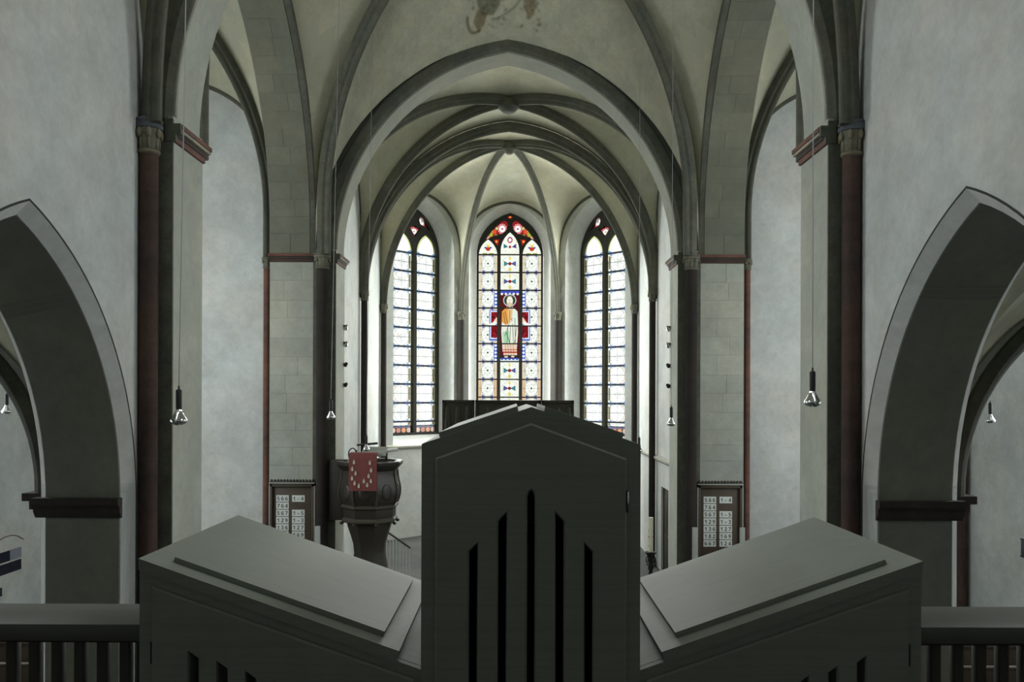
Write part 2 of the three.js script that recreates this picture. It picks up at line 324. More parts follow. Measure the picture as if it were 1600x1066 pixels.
// across must be such that tangent x across points down: checked in ribGeo's callers by the sign of the profile
function vaultGroup(label) { return thing('ceiling_vault', label, 'vault', [0, 0, 0], 0, null, 'structure'); }
function bossGeo(x, h, d, r = 0.2) { const g = lathe([[0, -0.16], [0.07, -0.17], [r * 0.6, -0.13], [r, -0.03], [r * 0.95, 0.05], [r * 0.8, 0.16], [0, 0.18]], 14); g.translate(x, H(h), -d); return done(g, 0.7); }

// fresco on the plaster of the crossing vault: x -> u, d -> v
const frescoMap = (() => {
  const c = document.createElement('canvas'); c.width = 2048; c.height = 1024; const g = c.getContext('2d');
  const im = g.createImageData(2048, 1024), d = im.data;
  for (let y = 0; y < 1024; y++) for (let x = 0; x < 2048; x++) { const i = ((y * 2) % 512) * 512 + (x * 2) % 512, k = 226 + (nA[i] - 0.5) * 62 + (nB[i] - 0.5) * 16, t = (nC[i] - 0.5) * 12, o = 4 * (y * 2048 + x); d[o] = clamp8(k + t); d[o + 1] = clamp8(k + 1); d[o + 2] = clamp8(k - t); d[o + 3] = 255; }
  g.putImageData(im, 0, 0);
  // canvas spans x -4..4 (left to right) and d 14..18 (top to bottom): 256 px a metre
  const X = (x) => (x + 4) * 256, Y = (dd) => (dd - 14) * 256;
  const blob = (pts, fill) => { g.fillStyle = fill; g.beginPath(); pts.forEach(([x, y], i) => (i ? g.lineTo(X(x), Y(y)) : g.moveTo(X(x), Y(y)))); g.closePath(); g.fill(); };
  g.lineJoin = 'round'; g.lineCap = 'round'; g.filter = 'blur(5px)';
  const R = rng(77);
  blob([[-0.72, 15.0], [-0.62, 16.4], [-0.55, 16.62], [-0.3, 16.66], [-0.16, 16.45], [-0.1, 15.9], [-0.2, 15.2]], 'rgba(84,88,72,0.55)');
  blob([[-0.62, 16.5], [-0.72, 16.75], [-0.62, 16.98], [-0.5, 16.85], [-0.42, 16.6]], 'rgba(104,84,64,0.55)');
  g.strokeStyle = 'rgba(98,78,60,0.6)'; g.lineWidth = 14; g.beginPath(); g.moveTo(X(-0.84), Y(16.62)); g.quadraticCurveTo(X(-0.86), Y(17.05), X(-0.6), Y(16.95)); g.stroke();
  blob([[0.22, 15.2], [0.3, 16.2], [0.42, 16.7], [0.55, 16.62], [0.6, 16.1], [0.5, 15.2]], 'rgba(120,92,66,0.5)');
  g.strokeStyle = 'rgba(100,96,72,0.45)'; g.lineWidth = 10; g.beginPath(); g.moveTo(X(-0.3), Y(16.75)); g.quadraticCurveTo(X(0.05), Y(16.7), X(0.28), Y(16.3)); g.stroke();
  for (let i = 0; i < 260; i++) { const x = -0.8 + R() * 1.5, y = 15 + R() * 1.95; g.fillStyle = R() < 0.5 ? 'rgba(60,66,50,0.35)' : 'rgba(210,205,185,0.35)'; g.beginPath(); g.ellipse(X(x), Y(y), 3 + R() * 14, 2 + R() * 7, R() * 3, 0, 7); g.fill(); }
  const t = new THREE.CanvasTexture(c); t.colorSpace = THREE.SRGBColorSpace; t.wrapS = t.wrapT = THREE.MirroredRepeatWrapping; return t;
})();
const frescoMat = M.vault.clone(); frescoMat.map = frescoMap; frescoMat.bumpMap = null;

function bay(g, corners, boss, bossH, ribFn, walls, opt = {}) {
  // corners in order round the bay, walls[i] = half-arch function of the side between corner i and i + 1
  corners.forEach((c, i) => {
    const c1 = corners[(i + 1) % corners.length];
    if (walls[i]) {
      const m = obj('vault_cell', cellGeo(c, c1, walls[i], boss, ribFn, ribFn, 20, 8, 0.02), opt.fresco === i ? frescoMat : M.vault, g);
      if (opt.fresco === i) { const p = m.geometry.attributes.position, uv = m.geometry.attributes.uv; for (let k = 0; k < p.count; k++) uv.setXY(k, (p.getX(k) + 4) / 8, 1 - (-p.getZ(k) - 14) / 4); }
    }
  });
  if (!opt.groin) corners.forEach((c) => obj('rib', ribGeo(opt.inset ? [c[0] * (1 - opt.inset), c[1] + (boss[1] - c[1]) * opt.inset] : c, boss, ribFn, opt.hCap ?? null, opt.rw ?? 0.2, opt.rd ?? 0.22), M.rib, g));
  obj('boss', bossGeo(boss[0], bossH - 0.2, boss[1], opt.br ?? 0.24), M.rib, g);
  if (opt.lines) corners.forEach((c, i) => {
    if (!opt.lines.includes(i)) return;
    const c1 = corners[(i + 1) % corners.length], mid = [(c[0] + c1[0]) / 2, (c[1] + c1[1]) / 2];
    for (const q of [c, c1]) obj('wall_rib', ribGeo(q, mid, walls[i], null, 0.07, 0.05), M.rib, g);
  });
}
const K = 3.93;
{ // near nave bay, above the gallery
  const g = vaultGroup('grey plaster vault over the organ gallery, springing by the near pilasters'), d0 = 1.0, d1 = D1, m = (d0 + d1) / 2;
  bay(g, [[-W1, d1], [W1, d1], [W1, d0], [-W1, d0]], [0, m], 8.2, ell(3.1, 5.1), [circ(K, ARC.e, ARC.y0), circ((d1 - d0) / 2, 1.3, 3.2), circ(K, ARC.e, ARC.y0), circ((d1 - d0) / 2, 1.3, 3.2)], { hCap: 3.0, rw: 0.19, inset: 0.03 });
  obj('vault_over_loft', merge([boxHD(-W1, W1, 7.6, 7.8, -3.5, 1.1)]), M.vault, g);
}
{ // crossing
  const g = vaultGroup('grey plaster crossing vault with a worn painting before the chancel arch'), d0 = D1b, d1 = D2 - 0.04, m = (d0 + d1) / 2;
  const side = circ((d1 - d0) / 2, 1.3, 3.62);
  bay(g, [[-W2, d1], [W2, d1], [W2, d0], [-W2, d0]], [0, m], 9.05, ell(4.0, 5.05), [circ(K, ARC.e, ARC.y0), side, circ(K, ARC.e, ARC.y0), side], { hCap: 3.0, fresco: 0, rw: 0.24, rd: 0.26, inset: 0.045 });
}
for (const s of [-1, 1]) { // transept arms
  const OUT = OUTS[s];
  const g = vaultGroup(`pale plaster vault of the ${sideName(s)} transept behind the tall arch`), x0 = s * (W2o + 0.02), x1 = s * OUT, d0 = 9.8, d1 = TE, m = (d0 + d1) / 2, hw = (OUT - W2o) / 2;
  bay(g, [[x0, d1], [x1, d1], [x1, d0], [x0, d0]], [(x0 + x1) / 2, m], 8.3, ell(4.0, 4.3), [ell(4.9, 2.0), circ((d1 - d0) / 2, 1.3, 3.5), ell(4.9, 2.0), circ((d1 - d0) / 2, 1.3, 3.6)], { hCap: 3.0, lines: [0], rw: 0.22, rd: 0.24 });
}
for (const s of [-1, 1]) { // low aisles beside the gallery
  const OUT = OUTS[s];
  const g = vaultGroup(`low plaster vault of the ${sideName(s)} aisle seen through the low arch`), x0 = s * W1o, x1 = s * OUT, d0 = 3.2, d1 = 9.2, m = (d0 + d1) / 2;
  bay(g, [[x0, d1], [x1, d1], [x1, d0], [x0, d0]], [(x0 + x1) / 2, m], 2.35, ell(-0.9, 3.2), [circ((OUT - W1o) / 2 - 0.12, 0.12, -1.1), circ(3.0, 0.0, -1.1), circ((OUT - W1o) / 2, 0.2, -1.1), circ(3.0, 0.0, -1.1)], { groin: true, br: 0.16 });
  obj('vault_over_stairs', merge([boxHD(s * W1o, s * OUT, 2.2, 2.4, -3.5, 3.3)]), M.vault, g);
}
{ // chancel bay
  const g = vaultGroup('pale plaster vault of the chancel bay with a round boss'), d0 = D2b, d1 = 22.1, m = (d0 + d1) / 2;
  const side = circ((d1 - d0) / 2, 0.3, 4.6);
  bay(g, [[-CW, d1], [CW, d1], [CW, d0], [-CW, d0]], [0, m], 7.5, ell(3.2, 4.3), [circ(CW, 0.46, 3.05), side, circ(CW, 0.55, 3.1), side], { hCap: 2.85, lines: [1, 3], rw: 0.24, rd: 0.2, br: 0.27 });
}
{ // transverse rib and apse
  const g = vaultGroup('pale plaster apse vault with ribs fanning out above the three stained windows');
  for (const s of [-1, 1]) obj('rib', ribGeo([s * (CW - 0.02), 22.1], [0, 22.1], circ(CW - 0.02, 0.46, 3.0), 2.8, 0.26, 0.22), M.rib, g);
  const C = [0, 23.75], rf = ell(2.75, 4.78), wf = circ(1.71, 0.06, 5.0);
  for (let i = 0; i < 5; i++) {
    obj('vault_cell', cellGeo(APSE[i], APSE[i + 1], wf, C, rf, rf, 20, 8, 0.02), M.vault, g);
    const mid = [(APSE[i][0] + APSE[i + 1][0]) / 2, (APSE[i][1] + APSE[i + 1][1]) / 2];
    for (const q of [APSE[i], APSE[i + 1]]) obj('wall_rib', ribGeo(q, mid, wf, null, 0.08, 0.06), M.rib, g);
  }
  obj('vault_cell', cellGeo([-CW, 22.1], [CW, 22.1], circ(CW, 0.46, 3.05), C, rf, rf, 20, 8, 0.02), M.vault, g);
  APSE.forEach((c) => obj('rib', ribGeo([c[0] * 0.985, c[1] - (c[1] - 23.75) * 0.015], C, rf, 2.7, 0.19, 0.17), M.rib, g));
  obj('boss', bossGeo(0, 7.36, 23.75, 0.2), M.rib, g);
}

// ------------------------------------------------------------------ outer walls, transept and chancel walls
const WINA = { mid: 7.9, half: 0.7, ysp: -0.9, e: 0.25, bot: -3.0 };   // aisle window, outside the picture
const WINT = { mid: 12.6, half: 1.9, ysp: 3.9, e: 0.9, bot: -1.6 };
for (const s of [-1, 1]) {
  const OUT = OUTS[s];
  const f = new Frame(s * OUT, 0, s * OUT, 1, [s, 0]), o = archPoly(WINT.mid, WINT.half + 0.25, WINT.e, WINT.ysp, WINT.bot - 0.3, 14), i = archPoly(WINT.mid, WINT.half, WINT.e, WINT.ysp, WINT.bot, 14);
  struct(`wall_${sideName(s)}_outer`, wallGeo(f, 9.2, 18.2, FLOOR, TOP, 0.6, [[[o, 0], [i, 0.4], [i, 0.6]]]), M.wall, `white outer wall of the ${sideName(s)} aisle and transept seen through the low arch`, 'wall');
  struct(`wall_${sideName(s)}_aisle`, wallGeo(f, -3.9, 9.2, FLOOR, 2.7, 0.6, [[[archPoly(WINA.mid, WINA.half + 0.15, WINA.e, WINA.ysp, WINA.bot - 0.2, 10), 0], [archPoly(WINA.mid, WINA.half, WINA.e, WINA.ysp, WINA.bot, 10), 0.35], [archPoly(WINA.mid, WINA.half, WINA.e, WINA.ysp, WINA.bot, 10), 0.6]]]), M.wall, `white outer wall of the low ${sideName(s)} aisle`, 'wall');
  struct('roof_aisle', merge([boxHD(s * (W1o - 0.02), s * (OUT + 0.7), 2.7, 2.85, -3.9, 9.25)]), M.rib, `lean-to roof over the low ${sideName(s)} aisle`, 'roof');
  // east wall of the transept arm
  struct(`wall_${sideName(s)}_transept_east`, merge([boxHD(s * (W2o - 0.05), s * OUT, FLOOR, TOP, TE, 18.2)]), M.wall, `bright white transept wall beyond the tall arch on the ${sideName(s)}`, 'wall');
  // west wall of the transept arm with the arch to the low aisle
  const mid = (W1o + OUT) / 2, half = (OUT - W1o) / 2 - 0.22, fw = new Frame(0, 9.2, s, 9.2, [0, 1]);
  const op = archPoly(mid, half, 0.12, -1.1, FLOOR, 18), op2 = archPoly(mid, half + 0.001, 0.12, -1.1, FLOOR, 18);
  struct(`wall_${sideName(s)}_transept_west`, wallGeo(fw, W1o - 0.05, OUT + 0.3, FLOOR, TOP, 0.55, [[[op, 0], [op2, 0.55]]]), M.wall, `white wall with a pointed arch between ${sideName(s)} aisle and transept`, 'wall');
  const ring = (hf, dd) => archPoly(mid, hf, 0.12, -1.1, -1.14, 22).map((p) => V(s * p[0], p[1], dd));
  struct('trim_impost', merge([boxHD(s * (W1o - 0.03), s * (mid - half + 0.14), -1.22, -1.13, 9.03, 9.62), boxHD(s * (W1o - 0.03), s * (mid - half + 0.08), -1.32, -1.22, 9.07, 9.62), boxHD(s * (mid + half - 0.14), s * OUT, -1.22, -1.13, 9.03, 9.62)]), M.brown, `small dark impost under the aisle arch on the ${sideName(s)}`, 'trim');
  struct('aisle_arch', done(loft([ring(half + 0.12, 9.2), ring(half + 0.12, 9.12), ring(half + 0.03, 9.06), ring(half - 0.03, 9.10), ring(half - 0.05, 9.16), ring(half - 0.11, 9.22), ring(half - 0.11, 9.5), ring(half + 0.02, 9.6)]), 0.4), M.rib, `dark moulded aisle arch seen through the low arch on the ${sideName(s)}`, 'arch');
}
// chancel side walls, with the door in the right one
const chancel = (s) => new Frame(s * CW, 0, s * CW, 1, [s, 0]);
struct('wall_left_chancel', wallGeo(chancel(-1), D2b - 0.1, 25.47, FLOOR, TOP, 0.6), M.wall, 'white chancel wall behind the pulpit', 'wall');
const doorHole = [[20.35, CHFLOOR], [20.35, -2.42], [21.35, -2.42], [21.35, CHFLOOR]];
struct('wall_right_chancel', wallGeo(chancel(1), D2b - 0.1, 25.47, FLOOR, TOP, 0.6, [[[doorHole, 0], [doorHole, 0.6]]]), M.wall, 'white chancel wall on the right with a dark doorway', 'wall');
{
  const d = thing('door_1', 'dark wooden chancel door in the right wall behind the tall candle', 'door', [CW + 0.07, H(CHFLOOR), -20.85], 0, null, 'structure');
  obj('leaf', done(rbox(0, 0.06, 0.01, 2.27, -0.5, 0.5)), M.darkWood, d);
  for (const y of [0.25, 1.25]) obj('panel', done(rbox(-0.015, 0.0, y, y + 0.8, -0.36, 0.36)), M.darkWood, d);
  obj('handle', done(rbox(-0.06, 0, 1.05, 1.08, 0.30, 0.42)), M.chrome, d);
  obj('frame', merge([box(-0.02, 0.1, 0, 2.28, -0.5, -0.46), box(-0.02, 0.1, 0, 2.28, 0.46, 0.5), box(-0.02, 0.1, 2.24, 2.28, -0.5, 0.5)]), M.boardWood, d);
}

// ------------------------------------------------------------------ apse walls and the stained windows
const ROW = 0.637, ROW0 = 5.03;                                     // height of the top saddle bar, spacing of the rest
const SILL = -1.36;
const apseFrames = [];
for (let i = 0; i < 5; i++) {
  const [a, b] = [APSE[i], APSE[i + 1]], L = Math.hypot(b[0] - a[0], b[1] - a[1]), u = [(b[0] - a[0]) / L, (b[1] - a[1]) / L];
  apseFrames.push(new Frame(a[0], a[1], b[0], b[1], i === 0 ? [-1, 0] : i === 4 ? [1, 0] : [-u[1], u[0]]));
}
const WIN = [
  { i: 2, mid: apseFrames[2].L / 2, half: 1.19, top: 6.5, ysp: 4.96, lights: 3, where: 'centre' },
  { i: 1, mid: apseFrames[1].L / 2 + 0.1, half: 1.05, top: 6.38, ysp: 4.85, lights: 2, where: 'left' },
  { i: 3, mid: apseFrames[3].L / 2 - 0.1, half: 1.05, top: 6.38, ysp: 4.85, lights: 2, where: 'right' },
];
const SPLAY = 0.5;
for (const w of WIN) {
  const f = apseFrames[w.i], e = eFor(w.half, w.top - w.ysp);
  w.e = e;
  const o = archPoly(w.mid, w.half + 0.24, e, w.ysp, SILL - 0.34, 16), s1 = archPoly(w.mid, w.half + 0.015, e, w.ysp, SILL, 16);
  struct(`wall_apse_${w.where}`, wallGeo(f, 0, f.L, FLOOR, TOP, 0.85, [[[o, 0], [s1, SPLAY], [s1, 0.85]]]), M.wall, `white apse wall round the ${w.where} stained window`, 'wall');
}
// string course under the windows
{
  const pr = [[0, 0], [0.09, -0.05], [0.09, -0.1], [0.03, -0.16], [0, -0.16]], ring = APSE.map((c) => pr.map(([q, y]) => { const r = Math.hypot(c[0], c[1] - 23.75), k = (r - q * 1.08) / r; return V(c[0] * k, -1.62 + y, 23.75 + (c[1] - 23.75) * k); }));
  const st = pr.map(([q, y]) => V(-CW + q, -1.62 + y, 18.3)), en = pr.map(([q, y]) => V(CW - q, -1.62 + y, 18.3));
  struct('trim_string_course', done(loft([st, ...ring, en], true), 0.3), M.pier, 'pale stone ledge running round the apse below the windows', 'trim');
}
// ---- glass: painted patterns (the print on the panes)
function canvasTex(w, h, draw) {
  const c = document.createElement('canvas'); c.width = w; c.height = h; const g = c.getContext('2d'); g.lineJoin = 'round'; draw(g, w, h);
  const t = new THREE.CanvasTexture(c); t.colorSpace = THREE.SRGBColorSpace; return t;
}
const LEAD = '#141414';
function ln(g, pts, c, w) { g.strokeStyle = c; g.lineWidth = w; g.beginPath(); pts.forEach(([x, y], i) => (i ? g.lineTo(x, y) : g.moveTo(x, y))); g.stroke(); }
function poly(g, pts, c) { g.fillStyle = c; g.beginPath(); pts.forEach(([x, y], i) => (i ? g.lineTo(x, y) : g.moveTo(x, y))); g.closePath(); g.fill(); }
function disc(g, x, y, r, c, rx = r) { g.fillStyle = c; g.beginPath(); g.ellipse(x, y, rx, r, 0, 0, 7); g.fill(); }
function ringl(g, x, y, rx, ry, c, w) { g.strokeStyle = c; g.lineWidth = w; g.beginPath(); g.ellipse(x, y, rx, ry, 0, 0, 7); g.stroke(); }
function speck(g, w, h, n, seed, cols) { const R = rng(seed); for (let i = 0; i < n; i++) { g.fillStyle = cols[Math.floor(R() * cols.length)]; g.beginPath(); g.ellipse(R() * w, R() * h, 1 + R() * 5, 1 + R() * 4, R() * 3, 0, 7); g.fill(); } }
function grisaille(seed, warm) {
  return (g, w, h) => {
    g.fillStyle = warm ? '#f2e6cf' : '#f4f1e6'; g.fillRect(0, 0, w, h);
    speck(g, w, h, 170, seed, ['rgba(200,190,150,.55)', 'rgba(170,180,150,.5)', 'rgba(215,190,170,.5)', 'rgba(160,160,150,.4)']);
    for (const x of [0, w * 0.86]) { g.fillStyle = warm ? '#e0b890' : '#e6d0b4'; g.fillRect(x, 0, w * 0.14, h); }
    for (const y of [0, h]) for (const s of [-1, 1]) poly(g, [[w / 2 + s * w * 0.30, y], [w / 2 + s * w * 0.30, y + (y ? -1 : 1) * h * 0.15], [w / 2 + s * w * 0.06, y]], '#55579f');
    disc(g, w / 2, h / 2, h * 0.44, '#fbfaf2', w * 0.33); speck(g, w, h, 60, seed + 5, ['rgba(200,200,165,.6)', 'rgba(170,178,155,.5)', 'rgba(235,220,190,.7)']);
    ringl(g, w / 2, h / 2, w * 0.33, h * 0.44, 'rgba(70,70,60,.75)', 2); ringl(g, w / 2, h / 2, w * 0.17, h * 0.22, 'rgba(120,120,90,.4)', 2);
    for (let k = 0; k < 8; k++) { const a = k * Math.PI / 4; ln(g, [[w / 2, h / 2], [w / 2 + Math.cos(a) * w * 0.3, h / 2 + Math.sin(a) * h * 0.4]], 'rgba(120,120,100,.35)', 2); }
    ln(g, [[0, h / 2], [w * 0.28, h / 2]], 'rgba(40,40,35,.6)', 2); ln(g, [[w * 0.72, h / 2], [w, h / 2]], 'rgba(40,40,35,.6)', 2);
    disc(g, w / 2, h / 2, 6, '#23231f'); for (const x of [w * 0.14, w * 0.86]) ln(g, [[x, 0], [x, h]], 'rgba(40,40,35,.6)', 2);
  };
}
function bowtie(seed, flip) {
  return (g, w, h) => {
    g.fillStyle = '#f6f3e8'; g.fillRect(0, 0, w, h); speck(g, w, h, 80, seed, ['rgba(205,195,160,.5)', 'rgba(190,195,170,.5)', 'rgba(225,205,150,.5)']);
    disc(g, w / 2, h * 0.2, 10, 'rgba(235,215,120,.9)'); disc(g, w / 2, h * 0.82, 12, 'rgba(225,205,110,.9)');
    ringl(g, w / 2, h / 2, w * 0.4, h * 0.42, 'rgba(130,130,100,.4)', 2); ln(g, [[w / 2, 0], [w / 2, h * 0.4]], 'rgba(120,120,100,.5)', 2); ln(g, [[w / 2, h * 0.6], [w / 2, h]], 'rgba(120,120,100,.5)', 2);
    for (const s of [-1, 1]) { const c = (s > 0) !== flip ? '#3f8796' : '#55579f'; poly(g, [[w / 2 + s * w * 0.07, h / 2], [w / 2 + s * w * 0.31, h * 0.37], [w / 2 + s * w * 0.31, h * 0.63]], c); ln(g, [[w / 2 + s * w * 0.07, h / 2], [w / 2 + s * w * 0.31, h * 0.37], [w / 2 + s * w * 0.31, h * 0.63], [w / 2 + s * w * 0.07, h / 2]], LEAD, 2); }
    disc(g, w / 2, h / 2, 10, '#a3121c'); ringl(g, w / 2, h / 2, 10, 10, LEAD, 2);
  };
}
function medallion(seed, hot) {
  return (g, w, h) => {
    g.fillStyle = hot ? '#f3e4d2' : '#f6f3ea'; g.fillRect(0, 0, w, h);
    speck(g, w, h, 70, seed, ['rgba(200,190,150,.5)', 'rgba(180,185,160,.5)', 'rgba(225,190,160,.5)']);
    g.fillStyle = '#4a67a8'; g.fillRect(0, 0, w, h * 0.06); g.fillRect(0, h * 0.94, w, h * 0.06);
    for (const [cx, cy] of [[0, 0], [w, 0], [0, h], [w, h]]) poly(g, [[cx + (cx ? -18 : 12), cy], [cx + (cx ? -46 : 40), cy], [cx + (cx ? -22 : 16), cy + (cy ? -22 : 22)]], '#7f9cc8');
    disc(g, w / 2, h / 2, h * 0.455, '#fcfbf6', w * 0.33); ringl(g, w / 2, h / 2, w * 0.33, h * 0.455, 'rgba(60,60,60,.4)', 2);
    g.fillStyle = '#d8a888'; g.fillRect(0, h * 0.14, w * 0.07, h * 0.72); g.fillStyle = '#d8cf86'; g.fillRect(w * 0.93, 0, w * 0.07, h);
    g.fillStyle = '#4a4426'; g.fillRect(w * 0.84, h * 0.16, w * 0.07, h * 0.68);
    ln(g, [[w / 2, h * 0.06], [w / 2, h * 0.94]], 'rgba(70,70,70,.45)', 2); ln(g, [[0, h / 2], [w, h / 2]], 'rgba(30,30,30,.85)', 3); speck(g, w, h, 40, seed + 9, ['rgba(190,185,140,.6)', 'rgba(165,175,150,.55)', 'rgba(220,185,150,.5)']);
    const R = rng(seed + 1); if (R() < 0.7) { ringl(g, w / 2, h / 2, w * 0.09, h * 0.1, 'rgba(80,80,70,.5)', 2); for (const s of [-1, 1]) { ln(g, [[w / 2, h * 0.75], [w / 2 + s * w * 0.15, h * 0.58], [w / 2 + s * w * 0.16, h * 0.3]], 'rgba(90,90,80,.4)', 2); } }
    ln(g, [[w * 0.82, 0], [w * 0.82, h]], 'rgba(50,50,45,.5)', 2);
  };
}
const frieze = (g, w, h) => { g.fillStyle = '#3c3630'; g.fillRect(0, 0, w, h); const c = ['#e8c8b0', '#c98a7c', '#e09a70', '#d9b8a8']; for (let k = 0; k < 4; k++) { disc(g, w * (0.14 + 0.24 * k), h * 0.62, h * 0.36, c[k], w * 0.1); ln(g, [[w * (0.02 + 0.24 * k), h * 0.3], [w * (0.14 + 0.24 * k), h * 0.02], [w * (0.26 + 0.24 * k), h * 0.3]], '#7f86c0', 5); } };
const lancetHead = (cols) => (g, w, h) => {
  g.fillStyle = '#f5f1e4'; g.fillRect(0, 0, w, h); speck(g, w, h, 60, 8, ['rgba(230,190,150,.6)', 'rgba(170,190,140,.6)', 'rgba(225,210,150,.6)']);
  if (cols) { disc(g, w / 2, h * 0.6, 15, '#c83222'); poly(g, [[w * 0.28, h * 0.5], [w * 0.42, h * 0.46], [w * 0.4, h * 0.62]], '#2e3f95'); poly(g, [[w * 0.72, h * 0.5], [w * 0.58, h * 0.46], [w * 0.6, h * 0.62]], '#2e3f95'); g.fillStyle = '#9aa23e'; g.fillRect(w * 0.22, h * 0.84, w * 0.24, h * 0.1); g.fillRect(w * 0.54, h * 0.84, w * 0.24, h * 0.1); disc(g, w / 2, h * 0.42, 9, '#e8c33a'); }
  else { ringl(g, w / 2, h * 0.36, 14, 14, '#a8386a', 7); for (const s of [-1, 1]) poly(g, [[w / 2 + s * 12, h * 0.66], [w / 2 + s * 42, h * 0.52], [w / 2 + s * 42, h * 0.72]], s < 0 ? '#1f6f7c' : '#4a3a8a'); disc(g, w / 2, h * 0.66, 8, '#b0203a'); }
};
const sideHead = (g, w, h) => { g.fillStyle = '#fbfaf4'; g.fillRect(0, 0, w, h); g.strokeStyle = '#cfd08c'; g.lineWidth = 12; g.beginPath(); g.moveTo(8, h); g.quadraticCurveTo(10, h * 0.35, w / 2, 8); g.quadraticCurveTo(w - 10, h * 0.35, w - 8, h); g.stroke(); for (const x of [14, w - 14]) disc(g, x, h, h * 0.12, '#6d94c4', w * 0.12); };
const rosette = (g, w, h) => { g.fillStyle = '#7a1420'; g.fillRect(0, 0, w, h); speck(g, w, h, 60, 14, ['rgba(200,60,60,.7)', 'rgba(90,10,20,.8)', 'rgba(220,120,100,.6)']); for (let k = 0; k < 12; k++) { const a = k * Math.PI / 6; disc(g, w / 2 + Math.cos(a) * 36, h / 2 + Math.sin(a) * 36, 7, '#e58a86'); } disc(g, w / 2, h / 2, 27, '#fbf3ea'); disc(g, w / 2, h / 2, 8, '#d98a8a'); };
const tailLight = (g, w, h) => { g.fillStyle = '#7a1822'; g.fillRect(0, 0, w, h); speck(g, w, h, 70, 15, ['rgba(190,70,70,.7)', 'rgba(110,20,28,.8)', 'rgba(225,140,120,.6)']); disc(g, w * 0.7, h * 0.36, h * 0.33, '#d9827c', w * 0.26); disc(g, w * 0.7, h * 0.36, h * 0.24, '#fbf3ea', w * 0.18); disc(g, w * 0.7, h * 0.36, h * 0.07, '#c98a80', w * 0.05); };
const wingL = (g, w, h) => { g.fillStyle = '#8a1a20'; g.fillRect(0, 0, w, h); for (const [x, y, r, c] of [[0.42, 0.55, 15, '#d8542e'], [0.28, 0.68, 13, '#a8b03c'], [0.3, 0.5, 10, '#e8c060'], [0.5, 0.74, 10, '#7d9a40'], [0.16, 0.82, 12, '#e0a090'], [0.52, 0.4, 9, '#c8d07a']]) disc(g, w * x, h * y, r, c); disc(g, w * 0.74, h * 0.42, 31, '#b92a38'); for (let k = 0; k < 12; k++) { const a = k * Math.PI / 6; disc(g, w * 0.74 + Math.cos(a) * 26, h * 0.42 + Math.sin(a) * 26, 5, '#eaa'); } disc(g, w * 0.74, h * 0.42, 20, '#fdf6ee'); disc(g, w * 0.74, h * 0.42, 6, '#b84a52'); };
const redTri = (g, w, h) => { g.fillStyle = '#a81a1e'; g.fillRect(0, 0, w, h); disc(g, w / 2, h * 0.4, 24, '#d8401f'); disc(g, w / 2, h * 0.4, 11, '#f0c060'); };
const figure = (g, w, h) => {                                      // a robed, haloed figure before a red ground, four panes high
  g.fillStyle = '#5a1016'; g.fillRect(0, 0, w, h); speck(g, w, h * 0.95, 120, 31, ['rgba(150,24,30,.8)', 'rgba(60,8,12,.8)', 'rgba(110,16,22,.8)']);
  g.fillStyle = '#3f4fb4'; g.fillRect(0, 0, w, 22); for (let k = 0; k < 5; k++) disc(g, 10 + k * 27, 26, 9, '#e9e7f4');
  disc(g, w / 2, 72, 46, '#191c16'); ringl(g, w / 2, 72, 42, 42, '#cfd6dc', 6); ringl(g, w / 2, 72, 33, 33, '#2d5a3a', 6);
  poly(g, [[44, 108], [40, 70], [50, 44], [64, 38], [78, 44], [88, 70], [84, 108], [64, 128]], '#c9b39a'); disc(g, 64, 74, 27, '#f6ebdc', 19);
  disc(g, 57, 70, 2.5, '#5a4030'); disc(g, 71, 70, 2.5, '#5a4030'); ln(g, [[64, 70], [63, 80]], '#8a6a50', 2); poly(g, [[52, 88], [64, 84], [76, 88], [70, 112], [64, 118], [58, 112]], '#d8c0a0');
  poly(g, [[12, 150], [44, 118], [64, 130], [84, 118], [116, 150], [122, 300], [112, 440], [16, 440], [6, 300]], '#e6e2d2');
  poly(g, [[10, 152], [44, 118], [66, 140], [62, 230], [40, 250], [8, 226]], '#e29a48'); poly(g, [[48, 130], [66, 142], [84, 128], [80, 220], [54, 240]], '#e8b878');
  poly(g, [[86, 122], [118, 152], [122, 250], [92, 260], [80, 200]], '#dfe8da'); poly(g, [[14, 300], [60, 290], [64, 372], [22, 384]], '#a9cfa8');
  for (const a of [[[20, 160], [34, 240]], [[30, 150], [50, 240]], [[60, 240], [30, 330]], [[70, 250], [64, 400]], [[84, 240], [92, 420]], [[100, 200], [104, 420]], [[52, 250], [44, 420]], [[112, 260], [98, 380]], [[40, 300], [80, 430]], [[66, 140], [62, 230]], [[84, 200], [60, 226]]]) ln(g, a, '#3a352a', 3);
  disc(g, 74, 222, 9, '#f0dcc4', 12); ln(g, [[64, 224], [86, 216]], '#6a4a3a', 2);
  poly(g, [[18, 384], [112, 384], [116, 466], [22, 466]], '#e8c8ae'); g.fillStyle = '#b3281f'; g.fillRect(18, 440, 96, 10); g.fillStyle = '#c84a34'; g.fillRect(18, 424, 96, 6);
  for (const x of [34, 52, 70, 88]) ln(g, [[x, 390], [x + 6, 470]], '#5a4a3a', 2);
  g.fillStyle = '#20231e'; g.fillRect(0, 470, w, 20); disc(g, 40, 478, 6, '#ead2bc', 14); disc(g, 86, 476, 6, '#ead2bc', 13);
  g.fillStyle = '#dfe4ee'; g.fillRect(0, 492, w, 20); for (let k = 0; k < 5; k++) disc(g, 12 + k * 26, 492, 9, '#3d4db0');
};
